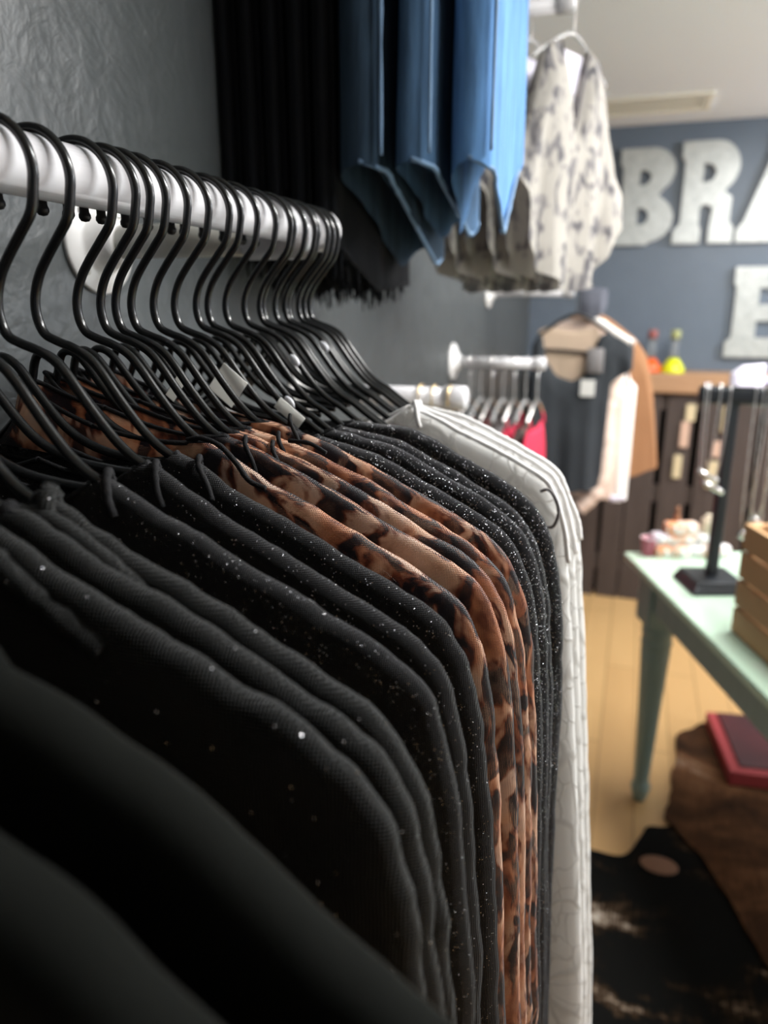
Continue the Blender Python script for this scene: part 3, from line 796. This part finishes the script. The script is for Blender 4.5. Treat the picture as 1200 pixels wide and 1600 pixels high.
def printed_top(label, x, y, rz, mat_, seed):
    o = panel('printed_blouse', [(-0.2, 0.255, 0.235), (-0.165, 0.32, 0.12), (-0.13, 0.42, 0.075), (-0.105, 0.485, 0.055), (-0.055, 0.505, 0.045), (0.0, 0.335, 0.02), (0.055, 0.505, 0.03), (0.105, 0.485, 0.05), (0.13, 0.41, 0.075), (0.17, 0.32, 0.13), (0.235, 0.25, 0.225)],
              0.03, mat_, None, (x, y, H), rz, 34, 0.014, 26, 2, 34, 0.05)
    tag(o, label, 'top', 'printed white tops on the high rail')
    cord('neck_trim', [(-0.055, -0.008, 0.5), (-0.028, -0.011, 0.42), (0.0, -0.013, 0.34), (0.028, -0.011, 0.42), (0.055, -0.008, 0.5)], 0.003, 'grey_cloth', o, 5)
    V, F = join(box_bm(-0.052, 0.052, -0.001, 0.001, 0.02, 0.095, 0.0005, 1), box_bm(-0.026, 0.026, -0.001, 0.001, -0.05, 0.022, 0.0005, 1))
    tag(link_mesh('inner_panel', [p + Vector((0, 0.006, 0.40)) for p in V], F, 'lilac_cloth', o, False), 'plain white inside of the back seen through the neck')
    V1 = tube(smooth_path([(-0.15, 0, 0.455), (-0.08, 0, 0.495), (0, 0, 0.525), (0.08, 0, 0.495), (0.15, 0, 0.455)], 6), 0.004, 8)
    V2 = tube(smooth_path([(0, 0, 0.525), (0, 0, 0.56), (0.004, 0, 0.59), (0.018, 0, 0.607), (0.0, 0, 0.612), (-0.018, 0, 0.60)], 6), 0.0022, 8)
    V, F = join(V1, V2); link_mesh('clear_hanger', V, F, 'clear_plastic', o)
    return o


printed_top('printed white sleeveless top, outermost, with open notch neck facing the room', -0.175, 1.74, radians(65), 'ink_print', 2)
printed_top('printed white sleeveless top tucked behind the outermost one', -0.262, 1.75, radians(65), 'ink_print', 5)
printed_top('printed white sleeveless top closest to the wall, behind the blue jeans', -0.345, 1.76, radians(65), 'ink_print', 8)

# gold hooks on the short rail
for k, x in enumerate((-0.335, -0.312, -0.285)):
    t = thing('gold_hanger', 'thin gold hanger, %s on the short rail behind the lace tops' % ['leftmost', 'middle one', 'rightmost'][k], 'hanger', (x, 1.2, H - 0.152), 0, 'gold hangers on the short rail')
    V, F = tube(smooth_path([(0, -0.021, -0.012), (0, -0.022, 0.004), (0, -0.012, 0.018), (0, 0.004, 0.02), (0, 0.018, 0.012), (0, 0.02, -0.004), (0, 0.008, -0.03), (0, 0.0, -0.06)], 5), 0.0016, 8)
    link_mesh('hook', V, F, 'gold', t)
    V, F = tube(smooth_path([(0, 0, -0.06), (0, 0.08, -0.09), (0, 0.19, -0.135), (0, 0.19, -0.145), (0, 0, -0.145), (0, -0.19, -0.145), (0, -0.19, -0.135), (0, -0.08, -0.09), (0, 0, -0.06)], 5), 0.0016, 8)
    link_mesh('shoulder_wire', V, F, 'gold', t)

# small items on the silver hook rail
cols = ['brown_cloth', 'maroon_cloth', 'brown_cloth', 'grey_cloth', 'red_cloth', 'brown_cloth', 'red_cloth']
lab = ['dark brown strappy top nearest the wall on the silver hook rail', 'dark maroon strappy top second from the wall on the silver hook rail', 'brown strappy top third from the wall on the silver hook rail',
       'grey strappy top in the middle of the silver hook rail', 'red strappy top behind a dark one on the silver hook rail', 'dark brown strappy top between two red ones', 'bright red strappy top at the outer end of the silver hook rail']
for k in range(7):
    x = -0.50 + k * 0.036
    o = panel('strappy_top', [(-0.13, -0.42, -0.74), (-0.08, -0.37, -0.75), (-0.03, -0.385, -0.76), (0.03, -0.385, -0.76), (0.08, -0.37, -0.75), (0.13, -0.42, -0.74)], 0.011, cols[k], None, (x, 2.37, H), pi / 2 - 0.12, 14, 0.008, 26, k, 16, 0.03)
    tag(o, lab[k], 'top', 'strappy tops on the silver hook rail')
    V, F = join(tube(smooth_path([(0, -0.001, -0.30), (0, 0, -0.23), (0.016, 0, -0.195), (0.019, 0, -0.178), (0.0, 0, -0.163), (-0.019, 0, -0.18)], 5), 0.0028, 8),
                tube(smooth_path([(-0.11, 0, -0.355), (0, 0, -0.30), (0.11, 0, -0.355)], 6), 0.006, 8))
    link_mesh('clip_hanger', V, F, 'clear_plastic' if k % 2 else 'silver', o)
    for s in (-1, 1):
        cord('strap', [(s * 0.085, 0.0, -0.345), (s * 0.084, -0.006, -0.36), (s * 0.08, -0.008, -0.38)], 0.004, cols[k], o, 4)

# tops on the far rail, facing the viewer
tee = panel('black_tank_top', [(-0.155, -0.155, -0.60), (-0.135, -0.115, -0.70), (-0.12, -0.112, -0.72), (-0.105, -0.20, -0.72), (-0.06, -0.265, -0.72), (0.0, -0.285, -0.72), (0.055, -0.25, -0.70), (0.085, -0.12, -0.70), (0.11, -0.106, -0.69), (0.128, -0.11, -0.685), (0.135, -0.114, -0.29), (0.17, -0.132, -0.262), (0.21, -0.16, -0.235)],
            0.014, 'black_jersey', None, (-0.215, 2.87, H), radians(6), 26, 0.01, 18, 3, 48, 0.03)
tag(tee, 'black tank top with a beige upper back showing inside its neck', 'top', 'tops on the far rail')
tag(panel('back_yoke', [(-0.135, -0.10, -0.27), (-0.10, -0.085, -0.29), (0.0, -0.10, -0.31), (0.07, -0.085, -0.28), (0.09, -0.11, -0.26)], 0.004, 'beige_cloth', tee, (0, 0.02, 0), 0, 10, 0.004, 20, 4, 16), 'beige cloth inside the neck')
cord('neck_strap', [(-0.14, 0.008, -0.17), (-0.05, 0.005, -0.172), (0.06, 0.005, -0.18), (0.1, 0.008, -0.18)], 0.006, 'black_cord', tee, 4)
V, F = box_bm(-0.026, 0.026, -0.001, 0.001, -0.03, 0.03, 0.0005, 1)
tag(link_mesh('price_tag', [p + Vector((0.055, -0.03, -0.305)) for p in V], F, 'tag_white', tee, False), 'round-cornered white price tag')
V, F = box_bm(-0.03, 0.03, -0.006, 0.006, -0.045, 0.045, 0.004, 1)
tag(link_mesh('applique', [p + Vector((0.075, -0.024, -0.205)) for p in V], F, 'grey_cloth', tee, True), 'grey shiny print')
V, F = join(tube(smooth_path([(-0.13, 0.01, -0.115), (0, 0.01, -0.04), (0.13, 0.01, -0.115)], 6), 0.006, 8), tube(smooth_path([(0, 0.01, -0.04), (0.0, 0.03, 0.01), (0.0, 0.04, 0.045), (0.0, 0.06, 0.064), (0, 0.08, 0.05)], 5), 0.003, 8))
link_mesh('hanger', V, F, 'black_cap', tee)

blush = panel('blush_blouse', [(-0.17, -0.2, -0.7), (-0.1, -0.08, -0.72), (-0.02, -0.05, -0.75), (0.05, -0.07, -0.76), (0.10, -0.12, -0.76), (0.15, -0.19, -0.755), (0.19, -0.27, -0.75), (0.205, -0.33, -0.74)],
              0.022, 'blush_cloth', None, (-0.2, 3.0, H), radians(6), 26, 0.012, 22, 5, 26, 0.04)
tag(blush, 'blush and cream blouse hanging behind the black tank top', 'top', 'tops on the far rail')
tag(panel('cream_front', [(0.15, -0.25, -0.755), (0.18, -0.27, -0.765), (0.215, -0.31, -0.755)], 0.012, 'cream_cloth', blush, (0.0, -0.02, 0), 0, 18, 0.006, 30, 6, 12, 0.02), 'cream front edge')
cord('sleeve', [(0.135, -0.02, -0.24), (0.125, -0.03, -0.34), (0.112, -0.035, -0.43), (0.118, -0.04, -0.54), (0.115, -0.05, -0.64), (0.09, -0.055, -0.725), (0.05, -0.055, -0.775), (0.035, -0.055, -0.79)], 0.032, 'blush_cloth', blush, 5, 0.35, 2, 12)
cord('shoulder_trim', [(0.0, -0.01, -0.048), (0.06, -0.012, -0.07), (0.13, -0.014, -0.115), (0.19, -0.012, -0.15)], 0.013, 'cream_cloth', blush, 5, 0.2, 4, 10)
cord('cuff_print', [(0.15, -0.03, -0.755), (0.205, -0.03, -0.745)], 0.014, 'lilac_cloth', blush, 4, 0.4, 5, 10)
cord('braided_edge', [(0.185, -0.02, -0.14), (0.18, -0.02, -0.2), (0.175, -0.022, -0.26), (0.185, -0.025, -0.32), (0.2, -0.025, -0.36)], 0.007, 'grey_cloth', blush, 5, 0.5, 6, 8)
V, F = tube(smooth_path([(0, 0, -0.05), (0.0, -0.01, 0.0), (0.0, -0.02, 0.04), (0.0, -0.04, 0.063), (0, -0.06, 0.05)], 5), 0.003, 8)
link_mesh('hanger_hook', V, F, 'silver', blush)

tan = panel('tan_jacket', [(-0.17, -0.2, -0.62), (-0.06, -0.05, -0.68), (0.0, -0.03, -0.68), (0.06, -0.045, -0.68), (0.12, -0.085, -0.685), (0.19, -0.14, -0.69), (0.235, -0.2, -0.68), (0.27, -0.34, -0.66), (0.315, -0.63, -0.645)],
            0.02, 'tan_cloth', None, (-0.19, 3.09, H), radians(6), 24, 0.012, 14, 7, 26, 0.03)
tag(tan, 'tan brown jacket hanging at the right, behind the blush blouse', 'jacket', 'tops on the far rail')
V, F = tube(smooth_path([(0, 0, -0.03), (0.0, -0.03, 0.0), (0.0, -0.10, 0.04), (0.0, -0.13, 0.063), (0, -0.15, 0.05)], 5), 0.003, 8)
link_mesh('hanger_hook', V, F, 'silver', tan)
# slate scarf on the rail end
sc_ = panel('folded_scarf', [(-0.045, 0.05, -0.045), (0.0, 0.055, -0.06), (0.04, 0.052, -0.045), (0.055, 0.045, -0.01)], 0.024, 'slate_cloth', None, (-0.17, 2.945, H), radians(6), 10, 0.006, 30, 3, 14, 0.03)
tag(sc_, 'slate grey folded scarf on the end of the far white rail', 'scarf')

# ------------------------------------------------------------------ letters on the back wall


def arc(cx_, cy_, rx, ry, a0, a1, n=10):
    return [(cx_ + rx * cos(radians(a0 + (a1 - a0) * k / n)), cy_ + ry * sin(radians(a0 + (a1 - a0) * k / n))) for k in range(n + 1)]


LET = {
    'B': [[(0, 0), (0, .13), (.07, .19), (.07, .81), (.03, .85), (.03, 1)] + [(.40, 1)] + arc(.40, .77, .27, .23, 80, -55, 10) + [(.50, .515)] + arc(.40, .27, .29, .24, 50, -80, 10) + [(.40, 0)],
          [(.27, .62)] + arc(.30, .70, .10, .08, -80, 80, 8) + [(.27, .78)], [(.27, .22)] + arc(.30, .30, .10, .09, -80, 80, 8) + [(.27, .39)]],
    'R': [[(0, 0), (0, .13), (.07, .20), (.07, .81), (.03, .85), (.03, 1), (.40, 1)] + arc(.40, .745, .27, .255, 80, -55, 10) + [(.54, .50), (.62, .45), (.62, .2), (.67, .16), (.67, 0), (.40, 0), (.40, .16), (.42, .34), (.38, .38), (.30, .38), (.28, .34), (.28, .2), (.31, .14), (.31, 0)],
          [(.28, .60)] + arc(.32, .69, .10, .09, -80, 80, 8) + [(.28, .79)]],
    'A': [[(0, 0), (0, .12), (.06, .2), (.28, .86), (.28, 1), (.62, 1), (.62, .86), (.82, .2), (.88, .12), (.88, 0), (.52, 0), (.52, .13), (.55, .2), (.33, .2), (.35, .13), (.35, 0)],
          [(.38, .36), (.5, .36), (.44, .62)]],
    'E': [[(0, 0), (0, .17), (.06, .22), (.06, .78), (.03, .82), (.03, 1), (.70, 1), (.70, .66), (.60, .68), (.52, .77), (.31, .77), (.31, .59), (.55, .59), (.55, .41), (.31, .41), (.31, .22), (.48, .22), (.60, .36), (.70, .36), (.70, 0)]]}


def letter(ch, x, z, h, label, wd=1.0):
    loops = [[(a * h * wd, b * h) for a, b in lp] for lp in LET[ch]]
    t = thing('wall_letter', label, 'letter', (x, BY, z))
    extrude('face', loops, 0.004, 'galvanised', t, 0, (0, -0.030, 0), (pi / 2, 0, 0))
    extrude('body', loops, 0.026, 'letter_side', t, 0, (0, -0.0145, 0), (pi / 2, 0, 0))
    return t


letter('B', -0.160, H + 0.278, 0.445, 'large silver metal letter B with slab serifs, leftmost of the top row', 0.9)
letter('R', 0.122, H + 0.280, 0.46, 'large silver metal letter R with slab feet, between B and A', 0.88)
letter('A', 0.408, H + 0.280, 0.47, 'large silver metal letter A cut off at the right photo edge', 0.98)
letter('E', 0.418, H - 0.262, 0.43, 'large silver metal letter E of the lower row', 0.98)

# ------------------------------------------------------------------ pallet wood counter
ct = thing('pallet_counter', 'dark pallet wood counter with a tan wooden top along the blue wall', 'counter', (0, 3.95, 0))
x = -0.50; k = 0
rr = random.Random(4)
while x < 1.5:
    wdt = rr.uniform(0.105, 0.135)
    V, F = box_bm(x, x + wdt, 0.0, 0.018, 0.0, H - 0.43 - rr.uniform(0.0, 0.01), 0.003, 1)
    link_mesh('plank', [p + Vector((0, rr.uniform(-0.004, 0.004), 0)) for p in V], F, 'pallet_wood', ct, False)
    x += wdt + rr.choice((0.006, 0.012, 0.02, 0.03)); k += 1
for z in (0.15, 0.55, H - 0.52):
    box('cross_rail', (-0.5, 1.5, 0.02, 0.045, z, z + 0.09), 'pallet_wood', ct, 0.002)
box('counter_top', (-0.5, 1.5, -0.035, 0.195, H - 0.43, H - 0.335), 'counter_wood', ct, 0.008)
box('back_panel', (-0.5, 1.5, 0.12, 0.135, 0, H - 0.43), 'black_cloth', ct, 0)


def flask(x, label, liquid, capm):
    t = thing('liquid_timer', label, 'flask', (x, 3.99, H - 0.335))
    V, F = lathe([(0.0, 0.0), (0.055, 0.0), (0.058, 0.006), (0.050, 0.03), (0.030, 0.06), (0.022, 0.07), (0.0, 0.07)], 28); link_mesh('liquid_base', V, F, liquid, t)
    V, F = lathe([(0.020, 0.07), (0.019, 0.11), (0.019, 0.15), (0.024, 0.165), (0.022, 0.165), (0.016, 0.15), (0.016, 0.11), (0.017, 0.07)], 24); link_mesh('glass_neck', V, F, 'glass', t)
    V, F = lathe([(0.0, 0.165), (0.02, 0.165), (0.023, 0.172), (0.023, 0.2), (0.02, 0.206), (0.0, 0.206)], 24); link_mesh('stopper', V, F, capm, t)


flask(0.075, 'glass flask with orange liquid and a dark red top on the wooden counter', 'orange_liquid', 'cap_red')
flask(0.182, 'glass flask with bright yellow liquid on the wooden counter', 'yellow_liquid', 'cap_olive')
# packs and cards pegged on the pallet front
PK = [(0.062, -0.59, 0.045, 0.115, 'card_white', 'white'), (0.285, -0.525, 0.045, 0.085, 'card_cream', 'cream'), (0.268, -0.635, 0.042, 0.13, 'card_peach', 'peach'), (0.25, -0.80, 0.04, 0.12, 'card_cream', 'second cream'),
      (0.455, -0.55, 0.05, 0.13, 'card_cream', 'long cream'), (0.425, -0.70, 0.04, 0.08, 'card_peach', 'small peach'), (0.42, -0.83, 0.06, 0.14, 'card_cream', 'wide cream')]
for x, z, wd, hg, m, nm in PK:
    t = thing('hanging_card', '%s product card pegged on the dark pallet planks' % nm, 'card', (x, 3.945, H + z))
    V, F = box_bm(-wd / 2, wd / 2, -0.012, -0.004, -hg / 2, hg / 2, 0.003, 1); link_mesh('card', V, F, m, t, False)
    V, F = tube([(0, 0.006, hg / 2 + 0.006), (0, -0.012, hg / 2 + 0.006), (0, -0.02, hg / 2 + 0.010)], 0.002, 6); link_mesh('peg', V, F, 'screw_steel', t)

# ------------------------------------------------------------------ mint table
TR = math.atan2(0.326, 0.945)      # table turned in the room
tz = H - 0.75
tb = thing('mint_table', 'mint green painted table with turned teal legs', 'table', (0.02, 2.31, 0), TR)
TW, TL = 0.95, 1.7                 # across (local x), towards viewer (local -y)
V, F = box_bm(0, TW, -TL, 0, tz - 0.028, tz, 0.009, 3); link_mesh('table_top', V, F, 'mint_paint', tb, False)
for nm, d in (('apron', (0.06, TW - 0.06, -0.075, -0.05, tz - 0.125, tz - 0.028)), ('apron', (0.06, TW - 0.06, -TL + 0.05, -TL + 0.075, tz - 0.125, tz - 0.028)),
              ('apron', (0.035, 0.06, -TL + 0.09, -0.09, tz - 0.125, tz - 0.028)), ('apron', (TW - 0.06, TW - 0.035, -TL + 0.09, -0.09, tz - 0.125, tz - 0.028))):
    box(nm, d, 'teal_paint', tb, 0.003)
lp = [(0.0, 0.0), (0.016, 0.0), (0.021, 0.012), (0.026, 0.03), (0.03, 0.045), (0.03, 0.055), (0.024, 0.064), (0.023, 0.08), (0.028, 0.2), (0.036, 0.38), (0.042, 0.5), (0.044, 0.535), (0.040, 0.545), (0.046, 0.553), (0.046, 0.565), (0.040, 0.575), (0.045, 0.585), (0.047, 0.6), (0.043, 0.612), (0.040, 0.62)]
LV, LF = lathe(lp, 26); BV = box_bm(-0.052, 0.052, -0.052, 0.052, 0.62, tz - 0.028, 0.004, 1)
V, F = join((LV, LF), BV)
leg0 = link_mesh('leg', V, F, 'teal_paint', tb, True, (0.075, -0.14, 0))
ed = leg0.data
for p in ed.polygons:
    if len(p.vertices) and all(ed.vertices[q].co.z > 0.62 for q in p.vertices): p.use_smooth = False
for lx, ly in ((TW - 0.085, -0.14), (0.085, -TL + 0.12), (TW - 0.085, -TL + 0.12)):
    l2 = leg0.copy(); COL.objects.link(l2); l2.location = (lx, ly, 0)


def on_table(u, v_, z=0.0):
    """point on the table top, u across from the left edge, v_ from the far edge towards the viewer"""
    return (0.02 + u * cos(TR) + v_ * sin(TR), 2.31 + u * sin(TR) - v_ * cos(TR), tz + z)


# jewellery stand
c = on_table(0.14, 0.295)
js = thing('jewellery_stand', 'black metal T shaped necklace stand on the mint table', 'display stand', c, 0)
V, F = box_bm(-0.075, 0.075, -0.075, 0.075, 0.0, 0.035, 0.008, 2)
for p in V:
    if p.z > 0.02: p.x *= 0.86; p.y *= 0.86
rt = Matrix.Rotation(TR, 3, 'Z'); link_mesh('base', [rt @ p for p in V], F, 'black_metal', js, False)
V, F = box_bm(-0.0135, 0.0135, -0.0135, 0.0135, 0.03, 0.53, 0.003, 1); link_mesh('post', [rt @ p for p in V], F, 'black_metal', js, False)
V, F = box_bm(-0.085, 0.33, -0.02, 0.02, 0.50, 0.545, 0.012, 3); link_mesh('crossbar', V, F, 'black_metal', js, True)


def necklace(x, z0, w_, drop, label, m, seed, pend):
    t = thing('necklace', label, 'necklace', (c[0] + x, c[1], c[2] + 0.545), 0, 'necklaces on the black stand')
    p = smooth_path([(-w_ / 2, 0.022, -0.05), (-w_ / 2, 0.008, 0.0035), (-w_ / 2, -0.015, 0.002), (-w_ / 2, -0.024, -0.03), (-w_ * 0.45, -0.024, -drop * 0.5), (-w_ * 0.3, -0.024, -drop * 0.9), (0, -0.025, -drop), (w_ * 0.3, -0.024, -drop * 0.9),
                     (w_ * 0.45, -0.024, -drop * 0.5), (w_ / 2, -0.024, -0.03), (w_ / 2, -0.015, 0.002), (w_ / 2, 0.008, 0.0035), (w_ / 2, 0.022, -0.05)], 8)
    rad = [0.0017 * (1 + 0.35 * (i % 2)) for i in range(len(p))]
    V, F = tube(p, rad, 6); link_mesh('chain', V, F, m, t)
    if pend == 'bar':
        V, F = box_bm(-0.03, 0.03, -0.004, 0.004, -0.007, 0.007, 0.003, 1); r2 = Matrix.Rotation(radians(28), 3, 'Y')
        link_mesh('pendant', [r2 @ q + Vector((0.01, -0.027, -drop - 0.006)) for q in V], F, m, t)
    else:
        V, F = lathe([(0, -0.004), (0.01, -0.0035), (0.014, 0), (0.01, 0.0035), (0, 0.004)], 18, 'y')
        link_mesh('pendant', [Vector(q) + Vector((0, -0.027, -drop - 0.014)) for q in V], F, m, t)


necklace(-0.052, 0, 0.035, 0.225, 'silver chain necklace with a flat bar, leftmost on the black stand', 'silver', 1, 'bar')
necklace(-0.036, 0, 0.05, 0.255, 'longer silver chain necklace with a flat bar beside the stand post', 'silver', 2, 'bar')
necklace(0.062, 0, 0.03, 0.37, 'long silver chain necklace hanging just right of the stand post', 'silver', 3, 'disc')
necklace(0.085, 0, 0.04, 0.33, 'silver chain necklace with a round pendant above the crate corner', 'silver', 4, 'disc')
necklace(0.115, 0, 0.045, 0.38, 'long silver chain necklace, second from the right photo edge', 'silver', 5, 'disc')
necklace(0.145, 0, 0.04, 0.30, 'silver chain necklace closest to the right photo edge', 'silver', 6, 'disc')


def cap(x, y, r, label, seed, sx=1.0):
    t = thing('knit_beanie', label, 'cap', (c[0] + x, c[1] + y, c[2] + 0.545), 0.3 * seed)
    prof = [(r * 1.08, 0.0), (r * 1.12, 0.012), (r * 1.08, 0.026), (r * 1.0, 0.032), (r * 0.98, 0.05), (r * 0.82, 0.075), (r * 0.5, 0.092), (0, 0.098)]
    V, F = lathe(prof, 40); V = [Vector((p[0] * sx * (1 + 0.04 * sin(20 * math.atan2(p[1], p[0] + 1e-9))), p[1] * (1 + 0.04 * sin(20 * math.atan2(p[1], p[0] + 1e-9))), p[2])) for p in V]
    link_mesh('crown', V, F, 'lilac_cloth', t)
    V, F = tube([(r * 1.1 * sx * cos(a), r * 1.1 * sin(a), 0.013) for a in [2 * pi * k / 30 for k in range(30)]], 0.012, 8, True); link_mesh('rolled_brim', V, F, 'lilac_cloth', t)


cap(0.145, 0.0, 0.062, 'white knit cap on the necklace stand at the right photo edge', 1)
p_ = panel('folded_cloth', [(-0.05, 0.03, 0.0), (-0.02, 0.05, 0.0), (0.03, 0.055, 0.0)], 0.035, 'lilac_cloth', None, (c[0] + 0.035, c[1], c[2] + 0.548), 0, 10, 0.004, 40, 2, 12, 0.03)
tag(p_, 'folded white cloth on the necklace stand beside the knit cap', 'cloth')

# wooden crate
cc = on_table(0.065, 0.58)
cr = thing('wooden_crate', 'light wooden slatted crate on the mint table at the right edge', 'crate', (cc[0], cc[1], cc[2]), TR)
CW, CL, CH = 0.34, 0.46, 0.272
for k in range(4):
    z0 = 0.003 + k * 0.068
    for d in ((0, 0.011, -CL, 0, z0, z0 + 0.06), (CW - 0.011, CW, -CL, 0, z0, z0 + 0.06), (0.011, CW - 0.011, -0.011, 0, z0, z0 + 0.06), (0.011, CW - 0.011, -CL, -CL + 0.011, z0, z0 + 0.06)):
        box('slat', d, 'crate_wood', cr, 0.0015)
for px_, py_ in ((0.011, -0.031), (CW - 0.031, -0.031), (0.011, -CL + 0.011), (CW - 0.031, -CL + 0.011)):
    box('corner_post', (px_, px_ + 0.02, py_, py_ + 0.02, 0.003, CH - 0.004), 'crate_wood', cr, 0.001)
box('bottom_board', (0.011, CW - 0.011, -CL + 0.011, -0.011, 0.003, 0.012), 'crate_wood', cr, 0.001)
# things in the crate


def can(loc, r, h_, m, m2, name, label, cat):
    t = thing(name, label, cat, loc)
    V, F = lathe([(0, 0), (r * 0.93, 0), (r, 0.006), (r, h_ * 0.72), (r * 0.9, h_ * 0.8), (r * 0.5, h_ * 0.86), (r * 0.5, h_ * 0.88), (0, h_ * 0.88)], 24); link_mesh('body', V, F, m, t)
    V, F = lathe([(0, h_ * 0.87), (r * 0.56, h_ * 0.87), (r * 0.58, h_ * 0.9), (r * 0.58, h_ * 0.99), (r * 0.5, h_), (0, h_)], 20); link_mesh('lid', V, F, m2, t)


def in_crate(u, v_, z): return (cc[0] + u * cos(TR) + v_ * sin(TR), cc[1] + u * sin(TR) - v_ * cos(TR), cc[2] + z)


can(in_crate(0.05, 0.06, 0.012), 0.018, 0.30, 'red_plastic', 'red_plastic', 'bottle', 'red bottle sticking out of the wooden crate', 'bottle')
can(in_crate(0.095, 0.10, 0.012), 0.035, 0.325, 'grey_plastic', 'grey_plastic', 'tumbler', 'grey tumbler standing in the wooden crate', 'cup')
can(in_crate(0.115, 0.21, 0.012), 0.035, 0.30, 'clear_plastic', 'grey_plastic', 'jar', 'clear jar standing in the wooden crate', 'jar')
can(on_table(0.215, 0.36), 0.022, 0.20, 'clear_plastic', 'pack_orange', 'bottle', 'clear bottle between the stand and the crate', 'bottle')
box_l = thing('white_packet', 'small white packet lying in front of the clear bottle', 'packet', on_table(0.19, 0.42))
V, F = box_bm(-0.018, 0.018, -0.03, 0.03, 0, 0.014, 0.006, 2); link_mesh('packet_body', V, F, 'pack_white', box_l)
V, F = box_bm(-0.019, 0.019, 0.028, 0.034, 0.003, 0.009, 0.001, 1); link_mesh('sealed_edge', V, F, 'card_white', box_l)

# packets heaped on the far edge of the table
rr = random.Random(9)
mats = ['pack_orange', 'pack_peach', 'pack_white', 'pack_peach', 'pack_orange', 'pack_peach', 'pack_white', 'pack_orange', 'pack_lilac', 'pack_peach', 'pack_white']
pos = [(0.105, 0.04, 0), (0.155, 0.045, 0), (0.205, 0.04, 0), (0.25, 0.05, 0), (0.125, 0.03, .036), (0.175, 0.03, .036), (0.23, 0.03, .036), (0.135, 0.03, .070), (0.095, 0.03, .036), (0.18, 0.03, .070), (0.285, 0.04, 0)]
plab = ['orange packet at the left of the bottom layer', 'peach packet second in the bottom layer', 'white packet third in the bottom layer', 'peach packet near the stand post in the bottom layer', 'orange packet in the middle layer',
        'peach packet in the centre of the heap', 'white packet in the middle layer near the post', 'orange packet on top of the heap', 'lilac grey packet at the upper left of the heap', 'peach packet on top of the heap beside the orange one', 'white packet behind the stand post']
for k, ((u, v_, z), m) in enumerate(zip(pos, mats)):
    V, F = box_bm(-0.027, 0.027, -0.022, 0.022, 0.0, 0.035, 0.012, 3)
    V = [p + Vector((0, 0, 0)) * 0 + Vector((0.003 * noise.noise(p * 60 + Vector((k, 0, 0))), 0.003 * noise.noise(p * 60 + Vector((0, k, 3))), 0)) for p in V]
    t = thing('snack_packet', plab[k] + ' on the mint table', 'packet', on_table(u, v_, z), TR + rr.uniform(-0.25, 0.25), 'packets heaped on the mint table')
    link_mesh('packet_body', V, F, m, t)
    V, F = box_bm(-0.006, 0.006, -0.0225, -0.0215, 0.006, 0.028, 0.0, 1); link_mesh('seal', V, F, 'card_white', t)
t = thing('pink_cup', 'dark pink paper cup at the left of the packet heap', 'cup', on_table(0.062, 0.035))
V, F = lathe([(0, 0), (0.018, 0), (0.024, 0.055), (0.025, 0.057), (0.0225, 0.057), (0.017, 0.004), (0, 0.004)], 24); link_mesh('body', V, F, 'pink_cup', t)
V, F = tube([(0.0245 * cos(a), 0.0245 * sin(a), 0.057) for a in [2 * pi * k / 24 for k in range(24)]], 0.0016, 6, True); link_mesh('rim', V, F, 'pack_lilac', t)
can(on_table(0.245, 0.028, 0.0715), 0.024, 0.055, 'cream_jar', 'cream_jar', 'cream_jar', 'cream coloured jar on the packets beside the stand post', 'jar')
can(on_table(0.15, -0.0 + 0.012, 0.0), 0.011, 0.15, 'brown_glass', 'brown_glass', 'brown_bottle', 'slim brown bottle rising behind the packet heap', 'bottle')

# ------------------------------------------------------------------ floor: hides and box


def hide(name, pts, z, th, material, label, seed):
    p = smooth_path([(x_, y_, 0) for x_, y_ in pts + [pts[0]]], 7)[:-1]
    lp_ = [(q.x + 0.012 * noise.noise(Vector((q.x * 14, q.y * 14, seed))), q.y + 0.012 * noise.noise(Vector((q.x * 14, q.y * 14, seed + 5)))) for q in p]
    o = extrude(name, [lp_], th, material, None, 0.0, (0, 0, z + th / 2)); tag(o, label, 'rug'); return o


bh = hide('cowhide_rug', [(-0.42, 1.55), (-0.3, 1.8), (-0.12, 1.88), (-0.02, 1.90), (0.10, 1.91), (0.135, 2.0), (0.165, 2.07), (0.23, 2.09), (0.35, 2.2), (0.6, 2.1), (0.8, 1.6), (0.85, 1.1), (0.6, 0.7), (0.2, 0.6), (-0.2, 0.75), (-0.42, 1.1)], 0.0, 0.006, 'black_hide',
          'black cowhide rug with pale brindle streaks on the wooden floor', 1)
V, F = lathe([(0, 0.0), (1, 0.0), (1, 0.002), (0.9, 0.003), (0, 0.003)], 32)
tag(link_mesh('tan_patch', [Vector((p[0] * 0.052, p[1] * 0.036, p[2] + 0.0055)) for p in V], F, 'hide_patch', bh, True, (0.19, 1.90, 0)), 'oval tan patch')
hide('cowhide_rug', [(0.206, 2.122), (0.225, 2.2), (0.24, 2.32), (0.255, 2.5), (0.275, 2.625), (0.33, 2.68), (0.385, 2.75), (0.6, 2.85), (1.0, 2.75), (1.15, 2.2), (1.05, 1.5), (0.75, 1.25), (0.52, 1.38), (0.44, 1.6), (0.38, 1.78), (0.314, 1.957), (0.25, 2.06)], 0.007, 0.006, 'brown_hide',
     'dark brown cowhide rug lying over the black one, under the table', 2)
bx = thing('red_box', 'dark red storage box with a scuffed lid on the brown hide', 'box', (0.55, 2.42, 0.013), 0.12)
box('body', (-0.14, 0.4, -0.05, 0.33, 0, 0.05), 'red_box', bx, 0.004)
box('lid', (-0.105, 0.38, -0.02, 0.32, 0.05, 0.058), 'red_box_top', bx, 0.004)
